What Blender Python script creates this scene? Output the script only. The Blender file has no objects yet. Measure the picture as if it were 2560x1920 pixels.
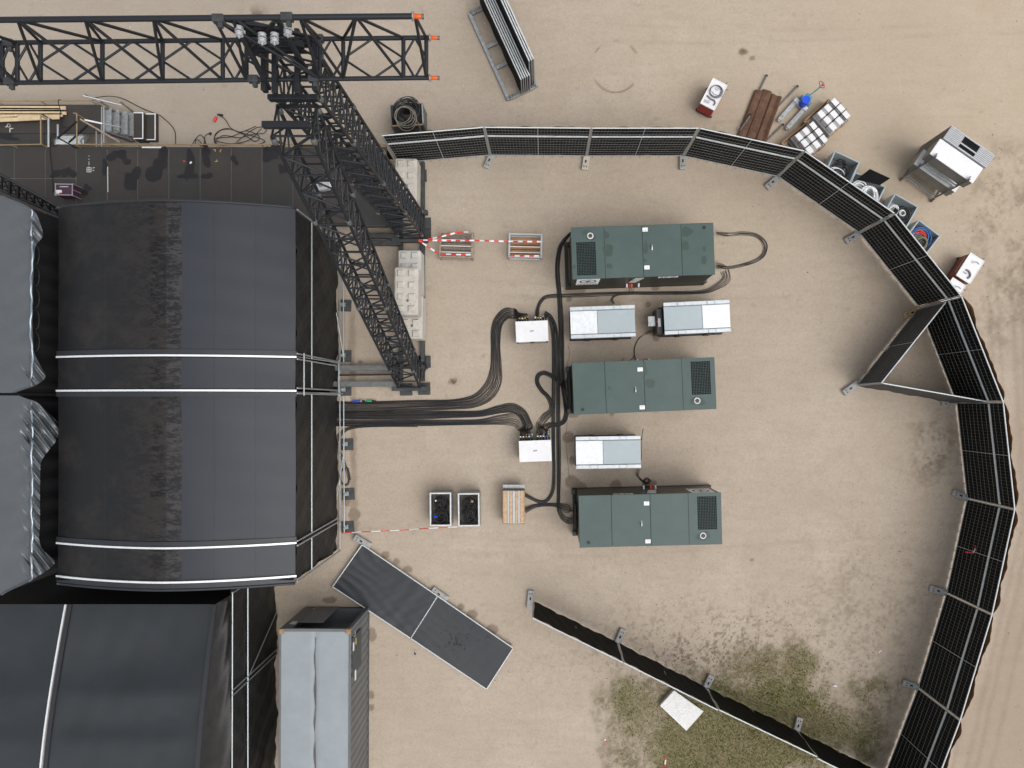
import bpy, math, random
import numpy as np
from mathutils import Vector, Matrix
random.seed(7); NR = np.random.RandomState(11)
PI = math.pi
SC = bpy.context.scene
COL = SC.collection
# ---------------------------------------------------------------- camera, sky, sun, exposure
HC, FPX, NX, NY = 26.0, 1775.0, 1360.0, 1005.0        # flying height (m), focal length in photo pixels, point straight below
cam_d = bpy.data.cameras.new('camera'); cam = bpy.data.objects.new('camera', cam_d); COL.objects.link(cam)
cam.location = (0, 0, HC); cam.rotation_euler = (0, 0, 0)
cam_d.sensor_width = 36.0; cam_d.lens = FPX/2560*36.0
cam_d.shift_x = -(NX-1280)/2560; cam_d.shift_y = (NY-960)/2560
cam_d.clip_start = 0.1; cam_d.clip_end = 2000
SC.camera = cam
SUN_EL, SUN_AZ = math.radians(60), math.radians(125)   # azimuth clockwise from +Y
wd = bpy.data.worlds.new('World'); SC.world = wd; wd.use_nodes = True
nt = wd.node_tree; bg = nt.nodes['Background']
sky = nt.nodes.new('ShaderNodeTexSky'); sky.sky_type = 'NISHITA'; sky.sun_disc = False
sky.sun_elevation = SUN_EL; sky.sun_rotation = SUN_AZ; sky.air_density = 1.0; sky.dust_density = 4.0; sky.ozone_density = 1.0
hs = nt.nodes.new('ShaderNodeHueSaturation'); hs.inputs['Saturation'].default_value = 0.22   # overcast: grey cloud light
nt.links.new(sky.outputs['Color'], hs.inputs['Color']); nt.links.new(hs.outputs['Color'], bg.inputs['Color'])
bg.inputs['Strength'].default_value = 0.13
sd = bpy.data.lights.new('sun', 'SUN'); so = bpy.data.objects.new('sun', sd); COL.objects.link(so)
sd.energy = 1.0; sd.angle = math.radians(65); sd.color = (1.0, 0.96, 0.9)
so.location = (10, -10, 40)
so.rotation_euler = (PI/2-SUN_EL, 0, PI-SUN_AZ)
vs = SC.view_settings; vs.view_transform = 'Standard'; vs.look = 'None'; vs.gamma = 1.0; vs.use_curve_mapping = False
vs.exposure = 0.34
SC.cycles.max_bounces = 6; SC.cycles.diffuse_bounces = 3
# ---------------------------------------------------------------- photo pixel -> place at a known height
CR = dict(A=(0,0,3.456),B=(560,0,3.456),C=(1120,0,3.456),D=(1700,150,4.254),E=(2000,280,3.95),F=(640,340,3.456),G=(640,760,3.456),
          H=(1200,720,3.456),I=(1360,520,3.814),J=(1360,860,4.424),K=(1360,1170,4.424),L=(0,420,3.456),M=(0,880,3.456),N=(0,1280,2.592),
          O=(560,1200,2.304),P=(1240,1400,2.212),Q=(2040,640,2.513),R=(2040,1200,2.304),S=(1030,540,5.925),T=(1040,1190,5.267),
          U=(200,220,10.05),V=(640,20,6.9125),X=(1270,1040,11.06),Z=(960,900,5.027),AA=(820,560,3.771),AB=(2330,620,11.85),
          AC=(1720,180,12.76),AD=(2250,300,8.193),AE=(960,230,13.82),AF=(0,230,6.6375))
def at(px, py, z=0.0):
    d = (HC-z)/FPX
    return Vector(((px-NX)*d, (NY-py)*d, z))
def w(c, x, y, z=0.0):
    a, b, s = CR[c]; return at(a+x/s, b+y/s, z)
def rect(c, tl, tr, bl, z):                              # three top corners -> centre, length, width, angle
    a, b, d = w(c, *tl, z), w(c, *tr, z), w(c, *bl, z)
    e = b-a; g = d-a
    return (b+d)/2, e.length, g.length, math.atan2(e.y, e.x)
# ---------------------------------------------------------------- materials
MATS = {}
def mat(name, col, rough=0.6, metal=0.0, var=0.12, scale=6.0, bump=0.0, bscale=40.0, col2=None, detail=5.0, rvar=0.0, spec=0.5, obj=True):
    m = bpy.data.materials.new(name); m.use_nodes = True; n = m.node_tree; b = n.nodes['Principled BSDF']
    b.inputs['Roughness'].default_value = rough; b.inputs['Metallic'].default_value = metal
    b.inputs['Specular IOR Level'].default_value = spec
    tc = n.nodes.new('ShaderNodeTexCoord'); co = tc.outputs['Object']
    nz = n.nodes.new('ShaderNodeTexNoise'); nz.inputs['Scale'].default_value = scale; nz.inputs['Detail'].default_value = detail
    nz.inputs['Roughness'].default_value = 0.65
    n.links.new(co, nz.inputs['Vector'])
    rp = n.nodes.new('ShaderNodeValToRGB')
    c2 = col2 if col2 else tuple(min(1, c*(1+var)) for c in col); c1 = col if col2 else tuple(c*(1-var) for c in col)
    rp.color_ramp.elements[0].position = 0.32; rp.color_ramp.elements[1].position = 0.68
    rp.color_ramp.elements[0].color = (*c1, 1); rp.color_ramp.elements[1].color = (*c2, 1)
    n.links.new(nz.outputs['Fac'], rp.inputs['Fac'])
    n.links.new(rp.outputs['Color'], b.inputs['Base Color'])
    if rvar:
        mr = n.nodes.new('ShaderNodeMapRange'); mr.inputs['To Min'].default_value = rough-rvar; mr.inputs['To Max'].default_value = rough+rvar
        n.links.new(nz.outputs['Fac'], mr.inputs['Value']); n.links.new(mr.outputs['Result'], b.inputs['Roughness'])
    if bump:
        bz = n.nodes.new('ShaderNodeTexNoise'); bz.inputs['Scale'].default_value = bscale; bz.inputs['Detail'].default_value = 4
        n.links.new(co, bz.inputs['Vector'])
        bp = n.nodes.new('ShaderNodeBump'); bp.inputs['Strength'].default_value = bump; bp.inputs['Distance'].default_value = 0.02
        n.links.new(bz.outputs['Fac'], bp.inputs['Height']); n.links.new(bp.outputs['Normal'], b.inputs['Normal'])
    MATS[name] = m; return m
mat('truss', (0.012,0.014,0.018), 0.42, 0.2, 0.3, 5, col2=(0.021,0.024,0.030))
mat('truss_dark', (0.012,0.013,0.016), 0.5, 0.2, 0.3, 5)
mat('galv', (0.36,0.38,0.39), 0.45, 0.55, 0.25, 9, rvar=0.1)
mat('galv_pale', (0.60,0.63,0.64), 0.45, 0.1, 0.15, 9)
mat('wire', (0.21,0.21,0.195), 0.5, 0.1, 0.2, 9)
mat('scaf', (0.42,0.45,0.47), 0.38, 0.6, 0.2, 8)
mat('keder', (0.78,0.80,0.82), 0.35, 0.2, 0.06, 5)
mat('cloth', (0.0075,0.007,0.0066), 0.85, 0, 0.35, 3, 0.3, 60, spec=0.2)
mat('cloth_wet', (0.0055,0.0052,0.0052), 0.75, 0, 0.3, 2, 0.2, 60, spec=0.15)
mat('tarp_wall', (0.010,0.0095,0.009), 0.62, 0, 0.3, 1.2, 0.3, 9)
mat('tarp_flat', (0.022,0.025,0.030), 0.5, 0, 0.12, 2.2, 0.15, 20)
mat('silver', (0.122,0.134,0.146), 0.22, 0.3, 0.08, 0.8, 0.05, 5); mat('silver_glint', (0.30,0.35,0.40), 0.28, 0.6, 0.3, 1.5)
mat('flap', (0.022,0.021,0.021), 0.6, 0, 0.3, 3, 0.4, 12)
mat('gen_top', (0.036,0.068,0.063), 0.5, 0, 0.10, 0.8, 0.04, 60, detail=8, rvar=0.08, col2=(0.060,0.094,0.086))
mat('gen_side', (0.012,0.018,0.014), 0.38, 0, 0.25, 2)
mat('gen_wet', (0.026,0.052,0.040), 0.45, 0, 0.1, 3)
mat('black', (0.008,0.008,0.009), 0.5, 0, 0.3, 6)
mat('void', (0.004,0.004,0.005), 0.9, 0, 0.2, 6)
mat('rubber', (0.011,0.011,0.013), 0.5, 0, 0.35, 3); mat('rubber_grey', (0.024,0.024,0.027), 0.45, 0, 0.35, 3)
mat('white', (0.74,0.74,0.76), 0.42, 0, 0.05, 4)
mat('offwhite', (0.62,0.61,0.58), 0.6, 0, 0.10, 5)
mat('label', (0.82,0.82,0.82), 0.5, 0, 0.04, 9)
mat('tank_bright', (0.70,0.73,0.76), 0.42, 0.15, 0.10, 7, rvar=0.08)
mat('tank_grey', (0.36,0.42,0.45), 0.48, 0.1, 0.06, 1.5)
mat('tank_rail', (0.52,0.56,0.59), 0.38, 0.3, 0.10, 6)
mat('concrete', (0.43,0.40,0.35), 0.9, 0, 0.13, 4, 0.5, 30, col2=(0.56,0.53,0.48))
mat('concrete_grey', (0.34,0.34,0.33), 0.9, 0, 0.15, 7, 0.5, 40)
mat('wood', (0.34,0.19,0.09), 0.75, 0, 0.25, 5, 0.3, 40)
mat('wood_pale', (0.58,0.45,0.28), 0.7, 0, 0.14, 4, 0.15, 40)
mat('wood_new', (0.42,0.26,0.14), 0.7, 0, 0.25, 9, 0.2, 40, col2=(0.58,0.43,0.28))
mat('wood_old', (0.22,0.18,0.15), 0.85, 0, 0.28, 8, 0.4, 40)
mat('sleeper', (0.115,0.060,0.036), 0.85, 0, 0.35, 4, 0.6, 30)
mat('rust', (0.24,0.16,0.10), 0.75, 0.1, 0.35, 14, col2=(0.40,0.35,0.29)); mat('casting', (0.24,0.13,0.06), 0.75, 0.1, 0.35, 14, col2=(0.36,0.27,0.17))
mat('brown_scrim', (0.30,0.15,0.065), 0.9, 0, 0.3, 4, 0.4, 30)
mat('deck', (0.030,0.029,0.027), 0.55, 0, 0.2, 1.3, 0.1, 60, col2=(0.040,0.038,0.035))
mat('deck_brown', (0.036,0.030,0.027), 0.55, 0, 0.2, 1.3, 0.1, 60, col2=(0.046,0.039,0.035))
mat('deck_wet', (0.016,0.0145,0.016), 0.3, 0, 0.15, 2)
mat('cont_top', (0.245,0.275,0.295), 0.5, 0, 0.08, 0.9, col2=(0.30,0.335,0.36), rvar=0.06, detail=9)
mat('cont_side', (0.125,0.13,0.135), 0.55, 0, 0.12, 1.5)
mat('cont_dark', (0.055,0.06,0.064), 0.6, 0, 0.15, 2)
mat('stain', (0.10,0.09,0.085), 0.6, 0, 0.35, 3)
mat('red', (0.42,0.004,0.010), 0.4, 0, 0.08, 4)
mat('red_brown', (0.24,0.045,0.030), 0.5, 0, 0.12, 4)
mat('red_tape', (0.62,0.035,0.030), 0.5, 0, 0.08, 9)
mat('orange', (0.62,0.10,0.012), 0.5, 0, 0.08, 6)
mat('blue', (0.008,0.07,0.62), 0.3, 0, 0.1, 5)
mat('blue_cable', (0.02,0.16,0.45), 0.5, 0, 0.1, 5)
mat('teal', (0.06,0.25,0.30), 0.45, 0, 0.2, 6)
mat('green_plug', (0.01,0.38,0.16), 0.45, 0, 0.1, 6)
mat('yellow', (0.55,0.42,0.06), 0.5, 0, 0.1, 6)
mat('olive', (0.15,0.15,0.09), 0.5, 0, 0.2, 6)
mat('tote', (0.42,0.46,0.48), 0.5, 0, 0.08, 4)
mat('purple', (0.075,0.025,0.055), 0.45, 0, 0.12, 5)
mat('alu', (0.55,0.56,0.58), 0.35, 0.7, 0.1, 6)
mat('steel', (0.16,0.17,0.17), 0.5, 0.5, 0.25, 8)
mat('steel_dark', (0.055,0.058,0.060), 0.55, 0.3, 0.35, 4)
mat('rack_face', (0.22,0.205,0.18), 0.7, 0, 0.12, 3)
mat('panel_grey', (0.46,0.47,0.49), 0.5, 0.1, 0.08, 4)
mat('chalk', (0.55,0.55,0.55), 0.8, 0, 0.2, 12)
mat('plate', (0.64,0.64,0.63), 0.45, 0.2, 0.08, 5, 0.5, 60)
mat('white_cable', (0.72,0.73,0.74), 0.5, 0, 0.06, 6)
mat('grey_hose', (0.16,0.16,0.17), 0.5, 0, 0.2, 6)
M_ = MATS
# ---------------------------------------------------------------- mesh helpers
MW = {}
def _tag(o, label=None, cat=None, group=None, kind=None):
    if label: o['label'] = label
    if cat: o['category'] = cat
    if group: o['group'] = group
    if kind: o['kind'] = kind
    return o
def thing(name, label, cat, loc=(0,0,0), rz=0.0, group=None):
    o = bpy.data.objects.new(name, None); COL.objects.link(o); o.empty_display_size = 0.2
    o.location = loc; o.rotation_euler = (0, 0, rz)
    MW[o] = Matrix.Translation(Vector(loc)) @ Matrix.Rotation(rz, 4, 'Z')
    return _tag(o, label, cat, group)
def link(name, me, parent=None, world=True):
    o = bpy.data.objects.new(name, me); COL.objects.link(o)
    if parent is not None:
        o.parent = parent; MW[o] = MW[parent]
    else: MW[o] = Matrix.Identity(4)
    return o
class MB:
    def __init__(s): s.v = []; s.f = []; s.m = []
    def add(s, vs, fs, mi=0):
        k = len(s.v); s.v += [Vector(a) for a in vs]
        for f in fs: s.f.append([k+i for i in f]); s.m.append(mi)
        return s
    def poly(s, pts, mi=0): return s.add(pts, [list(range(len(pts)))], mi)
    def prism(s, pts, z0, z1, mi=0):
        n = len(pts); vs = [(p[0],p[1],z0) for p in pts]+[(p[0],p[1],z1) for p in pts]
        return s.add(vs, [list(range(n, 2*n)), list(range(n-1,-1,-1))]+[[i,(i+1)%n,n+(i+1)%n,n+i] for i in range(n)], mi)
    def box(s, c, sz, rz=0.0, mi=0, M=None):
        R = M if M is not None else Matrix.Rotation(rz, 3, 'Z'); c = Vector(c); h = Vector(sz)/2
        vs = [c+R@Vector((sx*h.x, sy*h.y, sgz*h.z)) for sgz in (-1,1) for sx, sy in ((-1,-1),(1,-1),(1,1),(-1,1))]
        return s.add(vs, [[3,2,1,0],[4,5,6,7],[0,1,5,4],[1,2,6,5],[2,3,7,6],[3,0,4,7]], mi)
    def cbox(s, c, sz, b=0.01, rz=0.0, mi=0, M=None):     # box with chamfered edges
        R = M if M is not None else Matrix.Rotation(rz, 3, 'Z'); c = Vector(c); h = Vector(sz)/2
        b = min(b, min(h)*0.9); I = {}; vs = []
        for sx in (-1,1):
            for sy in (-1,1):
                for sz_ in (-1,1):
                    for ax in range(3):
                        p = [sx*h.x, sy*h.y, sz_*h.z]
                        for k in range(3):
                            if k != ax: p[k] -= math.copysign(b, p[k])
                        I[(sx,sy,sz_,ax)] = len(vs); vs.append(c+R@Vector(p))
        fs = []; cyc = ((-1,-1),(1,-1),(1,1),(-1,1))
        for ax in range(3):
            for sg in (-1,1):
                f = []
                for a, d in cyc:
                    q = [a, d]; q.insert(ax, sg); f.append(I[(*q, ax)])
                fs.append(f)
        for ax in range(3):
            o1, o2 = [k for k in range(3) if k != ax]
            for a in (-1,1):
                for d in (-1,1):
                    lo = [0,0,0]; lo[ax] = -1; lo[o1] = a; lo[o2] = d; hi = list(lo); hi[ax] = 1
                    fs.append([I[(*lo,o1)], I[(*hi,o1)], I[(*hi,o2)], I[(*lo,o2)]])
        for sx in (-1,1):
            for sy in (-1,1):
                for z_ in (-1,1): fs.append([I[(sx,sy,z_,0)], I[(sx,sy,z_,1)], I[(sx,sy,z_,2)]])
        return s.add(vs, fs, mi)
    def bar(s, p, q, wd, ht, mi=0, b=0.0):               # rectangular bar from p to q
        p, q = Vector(p), Vector(q); d = q-p; L = d.length; x = d.normalized()
        up = Vector((0,0,1)) if abs(x.z) < 0.95 else Vector((0,1,0))
        y = up.cross(x).normalized(); z = x.cross(y)
        R = Matrix((x, y, z)).transposed()
        return s.cbox((p+q)/2, (L,wd,ht), b, M=R, mi=mi) if b else s.box((p+q)/2, (L,wd,ht), M=R, mi=mi)
    def path(s, pts, r, n=6, closed=False, mi=0, cap=True):
        pts = [Vector(p) for p in pts]; k0 = len(s.v); N = len(pts)
        up = Vector((0,0,1)); ring = []
        for i, p in enumerate(pts):
            t = (pts[(i+1) % N]-pts[i-1]) if closed else (pts[min(i+1,N-1)]-pts[max(i-1,0)])
            if t.length < 1e-9: t = Vector((1,0,0))
            t.normalize()
            u = up if abs(t.z) < 0.95 else Vector((0.3,1,0))
            a = t.cross(u).normalized(); b = a.cross(t)
            for j in range(n):
                th = 2*PI*j/n; s.v.append(p+(a*math.cos(th)+b*math.sin(th))*r)
        M = N if closed else N-1
        for i in range(M):
            for j in range(n):
                i2 = (i+1) % N
                s.f.append([k0+i*n+j, k0+i*n+(j+1)%n, k0+i2*n+(j+1)%n, k0+i2*n+j]); s.m.append(mi)
        if cap and not closed:
            s.f.append([k0+j for j in range(n)]); s.m.append(mi)
            s.f.append([k0+(N-1)*n+j for j in range(n)]); s.m.append(mi)
        return s
    def tube(s, p, q, r, n=10, mi=0): return s.path([p, q], r, n, mi=mi)
    def cyl(s, c, r, h, n=20, mi=0, r2=None):
        c = Vector(c); r2 = r if r2 is None else r2
        vs = [c+Vector((r*math.cos(2*PI*i/n), r*math.sin(2*PI*i/n), 0)) for i in range(n)]
        vs += [c+Vector((r2*math.cos(2*PI*i/n), r2*math.sin(2*PI*i/n), h)) for i in range(n)]
        return s.add(vs, [list(range(n,2*n)), list(range(n-1,-1,-1))]+[[i,(i+1)%n,n+(i+1)%n,n+i] for i in range(n)], mi)
    def grid(s, fn, nu, nv, mi=0):                        # fn(u, v) with u, v in 0..1
        k = len(s.v)
        for i in range(nu+1):
            for j in range(nv+1): s.v.append(Vector(fn(i/nu, j/nv)))
        for i in range(nu):
            for j in range(nv):
                a = k+i*(nv+1)+j; s.f.append([a, a+nv+1, a+nv+2, a+1]); s.m.append(mi)
        return s
    def build(s, name, mats, parent=None, world=False, smooth=False, kind=None, label=None):
        if isinstance(mats, str): mats = [mats]
        vs = s.v
        if world and parent is not None:
            Mi = MW[parent].inverted(); vs = [Mi@v for v in vs]
        me = bpy.data.meshes.new(name); me.from_pydata([tuple(v) for v in vs], [], s.f)
        for m in mats: me.materials.append(M_[m])
        if len(mats) > 1: me.polygons.foreach_set('material_index', s.m)
        if smooth: me.polygons.foreach_set('use_smooth', [True]*len(me.polygons))
        o = link(name, me, parent); _tag(o, label=label, kind=kind)
        return o
_RM = {}
def rod(name, p, q, r, m, parent, n=10):                  # one round bar; alike bars share one mesh
    key = (m, n)
    if key not in _RM:
        b = MB(); b.cyl((0,0,0), 1, 1, n); me = bpy.data.meshes.new('bar'); me.from_pydata([tuple(v) for v in b.v], [], b.f)
        me.materials.append(M_[m]); me.polygons.foreach_set('use_smooth', [len(f) == 4 for f in b.f]); _RM[key] = me
    p, q = Vector(p), Vector(q); d = q-p
    o = bpy.data.objects.new(name, _RM[key]); COL.objects.link(o); o.parent = parent
    o.matrix_local = MW[parent].inverted() @ (Matrix.Translation(p) @ d.to_track_quat('Z','Y').to_matrix().to_4x4() @ Matrix.Diagonal((r, r, d.length, 1)))
    MW[o] = MW[parent]
    return o
def spline(pts, k=8, closed=False):                       # Catmull-Rom
    P = [Vector(p) for p in pts]; N = len(P); out = []
    M = N if closed else N-1
    for i in range(M):
        p1, p2 = P[i], P[(i+1) % N]
        p0 = P[i-1] if (closed or i) else p1+(p1-p2); p3 = P[(i+2) % N] if (closed or i+2 < N) else p2+(p2-p1)
        for j in range(k):
            t = j/k
            out.append(0.5*((2*p1)+(p2-p0)*t+(2*p0-5*p1+4*p2-p3)*t*t+(3*p1-p0-3*p2+p3)*t**3))
    if not closed: out.append(P[-1])
    return out
def ring(c, r, k=24, dz=0.0, sx=1, sy=1, rz=0, jit=0.0):
    o = []
    for i in range(k):
        a = 2*PI*i/k; x, y = r*sx*math.cos(a), r*sy*math.sin(a)
        j = 1+jit*math.sin(a*2+rz*3)
        o.append(Vector((c[0]+(x*math.cos(rz)-y*math.sin(rz))*j, c[1]+(x*math.sin(rz)+y*math.cos(rz))*j, c[2]+dz*math.sin(a+rz))))
    return o
def blob(c, rx, ry, seed, n=30, rough=0.3):               # irregular outline of a wet patch
    r = random.Random(seed); ph = [r.uniform(0, 6.3) for _ in range(4)]; am = [r.uniform(0.3,1)*rough/(k+1) for k in range(4)]
    out = []
    for i in range(n):
        a = 2*PI*i/n; q = 1+sum(am[k]*math.sin((k+2)*a+ph[k]) for k in range(4))
        out.append((c[0]+rx*q*math.cos(a), c[1]+ry*q*math.sin(a), c[2] if len(c) > 2 else 0))
    return out
ORD = ['first','second','third','fourth','fifth','sixth','seventh','eighth','ninth','tenth','eleventh','twelfth','thirteenth','fourteenth']
# ---------------------------------------------------------------- the ground
def vnoise(X, Y, s, seed):                                # value noise on numpy arrays
    r = np.random.RandomState(seed); G = r.rand(256, 256)
    x, y = X/s+1000.3, Y/s+1000.7
    xi, yi = np.floor(x).astype(int), np.floor(y).astype(int); fx, fy = x-xi, y-yi
    fx, fy = fx*fx*(3-2*fx), fy*fy*(3-2*fy)
    g = lambda a, b: G[a % 256, b % 256]
    return (g(xi,yi)*(1-fx)+g(xi+1,yi)*fx)*(1-fy)+(g(xi,yi+1)*(1-fx)+g(xi+1,yi+1)*fx)*fy
def fbm(X, Y, s, seed, o=4):
    t = 0; a = 0.5; tot = 0
    for k in range(o): t = t+a*vnoise(X, Y, s/2**k, seed+k); tot += a; a *= 0.55
    return t/tot
def sstep(a, b, x):
    t = np.clip((x-a)/(b-a), 0, 1); return t*t*(3-2*t)
K0 = FPX/HC                                               # pixels per metre on the ground
def grass_mask(px, py, X, Y):
    n = fbm(X, Y, 1.6, 31)-0.5; n2 = fbm(X, Y, 0.5, 77)-0.5
    cx, cy = 1850, 1815
    d = np.sqrt(((px-cx-25)/345)**2+((py-cy)/190)**2)
    d2 = np.sqrt(((px-1760)/165)**2+((py-1885)/190)**2)
    m = 1-np.minimum(d, d2); m = m+n*0.9+n2*0.35
    return sstep(-0.15, 0.45, m)
def make_ground():
    x0, x1, y0, y1, st = -20.4, 18.2, -14.2, 15.4, 0.05
    xs = np.arange(x0, x1, st); ys = np.arange(y0, y1, st)
    # far sheet to the horizon, joined as outer rings of the same grid
    far = np.array([400, 120, 60, 35]); xs = np.concatenate([x0-far, xs, x1+far[::-1]]); ys = np.concatenate([y0-far, ys, y1+far[::-1]])
    nx, ny = len(xs), len(ys)
    X, Y = np.meshgrid(xs, ys, indexing='ij'); px, py = NX+X*K0, NY-Y*K0
    wob = (fbm(X, Y, 0.35, 5)-0.5)
    damp = np.zeros_like(X)
    def ell(cx, cy, rx, ry, a=1.0, soft=0.35, wb=0.9):
        d = np.sqrt(((px-cx)/rx)**2+((py-cy)/ry)**2)+wob*wb
        return a*(1-sstep(1-soft, 1+soft*0.4, d))
    for e in [(1436,727,26,11),(1638,720,12,7),(1421,1092,15,15),(1430,1152,9,13),(1432,1203,20,16),(1448,1216,20,13),(1538,1211,15,11),(1624,1209,17,12),
              (1434,1037,15,8),(963,1387,10,9),(991,1404,10,9),(1020,1423,11,9),(1152,1518,9,10),(1179,1536,13,11),(1231,1573,16,13),(930,1586,12,17),
              (928,1738,9,13),(927,1768,9,10),(884,1288,15,22),(826,1500,20,9),(868,1245,12,20),(1423,748,8,8),(1620,760,8,9),(1640,846,9,7),(1530,1036,8,5),
              (1880,145,8,6),(1858,129,12,9),(905,1380,14,24)]:
        damp = np.maximum(damp, ell(*e, a=0.85, soft=0.12, wb=0.8))
    # drip line along the stage wall
    cx = 878+(py-760)*0.012+wob*14
    strip = (1-sstep(4, 12, np.abs(px-cx)))*sstep(760, 800, py)*(1-sstep(1330, 1360, py))*(0.35+0.5*fbm(X, Y, 0.9, 8))
    damp = np.maximum(damp, strip)
    soil = np.zeros_like(X)
    big = fbm(X, Y, 2.6, 41); mid = fbm(X, Y, 0.7, 43); fine = fbm(X, Y, 0.22, 47); micro = vnoise(X, Y, 0.10, 49)*0.6+vnoise(X, Y, 0.055, 50)*0.4
    right = sstep(2330, 2520, px)*(1-sstep(760, 960, py))*sstep(300, 430, py)
    soil = np.maximum(soil, right*sstep(0.38, 0.72, mid*0.5+fine*0.25+micro*0.25)*0.75)
    e2 = np.exp(-(((px-2335)/70)**2+((py-1120)/100)**2)); soil = np.maximum(soil, e2*sstep(0.40, 0.70, mid*0.4+fine*0.25+micro*0.35)*0.95)
    e3 = np.exp(-(((px-2180)/230)**2+((py-1560)/220)**2)); soil = np.maximum(soil, e3*sstep(0.44, 0.74, mid*0.35+fine*0.25+micro*0.40)*0.55)
    e4 = np.exp(-(((px-1800)/330)**2+((py-1640)/120)**2)); soil = np.maximum(soil, e4*sstep(0.53, 0.62, fine*0.35+mid*0.15+micro*0.5)*0.85)
    soil = np.maximum(soil, sstep(0.66, 0.76, fine)*sstep(0.55, 0.66, mid)*0.18)
    for (cx, cy, r_) in [(1133,953,12),(1215,890,7),(1858,128,10),(1740,1433,12),(900,905,7),(1880,1400,5),(1120,855,4),(640,40,30),(1950,235,10)]:
        soil = np.maximum(soil, np.exp(-(((px-cx)/r_)**2+((py-cy)/(r_*0.7))**2))*sstep(0.4, 0.55, fine))
    # print of a round tank north of the fence
    rr = np.sqrt((px-1539)**2+(py-166)**2*0.86); ang = np.arctan2(-(py-166), px-1539)
    arc = np.exp(-((rr-60)/1.9)**2)*np.clip(sstep(0.35, 0.75, np.abs(np.sin(ang)))+0.25*(np.cos(ang) > 0), 0, 1)*sstep(0.36, 0.52, fbm(X, Y, 0.45, 66))
    soil = np.maximum(soil, arc*0.9)
    # wheel tracks on the road beyond the fence at the right
    t = np.zeros_like(X)
    for k, off in enumerate((0, 22, 58, 82, 120)):
        c_ = 2470+off+(py-700)*0.05-np.maximum(py-1300, 0)*0.28+wob*10
        t = np.maximum(t, np.exp(-((px-c_)/7)**2)*sstep(560, 760, py)*(0.3+0.5*fbm(X, Y, 1.3, 90+k)))
    for k, (c0, sl) in enumerate(((2330,-0.36),(2372,-0.36))):
        c_ = c0+(py-1500)*sl; t = np.maximum(t, np.exp(-((px-c_)/6)**2)*sstep(1300, 1420, py)*0.35)
    for k, (y0, am, ph_) in enumerate(((60,14,0.3),(95,12,1.1),(300,10,2.0),(340,12,0.6),(700,18,1.6),(735,18,1.65),(1330,22,2.4),(1368,22,2.45),(1450,16,0.2))):
        c_ = y0+am*np.sin(px/260+ph_)+wob*6
        t = np.maximum(t, np.exp(-((py-c_)/5)**2)*0.26*sstep(0.42, 0.62, fbm(X, Y, 1.8, 120+k)))
    track = t
    gm = grass_mask(px, py, X, Y)
    soil = np.maximum(soil, np.clip(gm*(1-gm)*4, 0, 1)*sstep(0.40, 0.62, mid*0.3+fine*0.3+micro*0.4)*0.75)
    pale = sstep(0.55, 0.72, big)*0.7
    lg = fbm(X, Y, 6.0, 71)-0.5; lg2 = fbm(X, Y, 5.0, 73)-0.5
    grey = np.clip((1-sstep(500, 1400, px+lg*700))*(1-sstep(350, 900, py+lg2*400)), 0, 1)  # greyer, darker sand tone towards the north-west
    road = sstep(0, 90, px-(2465+(py-700)*0.04-np.maximum(py-1300, 0)*0.34)+lg*260+wob*30)*sstep(250, 700, py+lg2*300)
    yel = sstep(1500, 2300, px+lg2*900)*(1-sstep(300, 900, py+lg*600))
    h = (fbm(X, Y, 3.0, 3)-0.5)*0.02+(fbm(X, Y, 0.25, 9)-0.5)*0.012-track*0.012+gm*0.02*fine
    h = np.where((np.abs(X) > 25) | (np.abs(Y) > 20), 0, h)
    h = h-0.012
    V = np.stack([X, Y, h], -1).reshape(-1, 3).astype(np.float32)
    i, j = np.meshgrid(np.arange(nx-1), np.arange(ny-1), indexing='ij'); a = (i*ny+j).ravel()
    Q = np.stack([a, a+ny, a+ny+1, a+1], -1).astype(np.int32)
    me = bpy.data.meshes.new('ground'); me.vertices.add(len(V)); me.vertices.foreach_set('co', V.ravel())
    me.loops.add(Q.size); me.loops.foreach_set('vertex_index', Q.ravel())
    me.polygons.add(len(Q)); me.polygons.foreach_set('loop_start', np.arange(0, Q.size, 4, dtype=np.int32))
    me.update(); me.validate()
    for nm, chs in (('stain_a', (damp, soil, gm)), ('stain_b', (track, pale, big)), ('tint_c', (grey, road, yel))):
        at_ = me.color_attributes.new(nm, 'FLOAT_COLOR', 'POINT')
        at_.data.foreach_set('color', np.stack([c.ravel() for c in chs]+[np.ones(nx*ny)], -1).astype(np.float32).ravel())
    me.polygons.foreach_set('use_smooth', [True]*len(Q))
    m = bpy.data.materials.new('sand'); m.use_nodes = True; n = m.node_tree; b = n.nodes['Principled BSDF']; L = n.links.new
    b.inputs['Roughness'].default_value = 0.95; b.inputs['Specular IOR Level'].default_value = 0.2
    tc = n.nodes.new('ShaderNodeTexCoord')
    def noise(s, d=6, r=0.6):
        q = n.nodes.new('ShaderNodeTexNoise'); q.inputs['Scale'].default_value = s; q.inputs['Detail'].default_value = d; q.inputs['Roughness'].default_value = r
        L(tc.outputs['Object'], q.inputs['Vector']); return q.outputs['Fac']
    def mixc(f, c1, c2, blend='MIX'):
        q = n.nodes.new('ShaderNodeMix'); q.data_type = 'RGBA'; q.blend_type = blend
        if isinstance(f, float): q.inputs[0].default_value = f
        else: L(f, q.inputs[0])
        for k, c in ((6, c1), (7, c2)):
            if isinstance(c, tuple): q.inputs[k].default_value = (*c, 1)
            else: L(c, q.inputs[k])
        return q.outputs[2]
    def rng(f, a, c, lo=0.0, hi=1.0):
        q = n.nodes.new('ShaderNodeMapRange'); q.inputs[1].default_value = a; q.inputs[2].default_value = c; q.inputs[3].default_value = lo; q.inputs[4].default_value = hi
        L(f, q.inputs[0]); return q.outputs[0]
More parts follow.
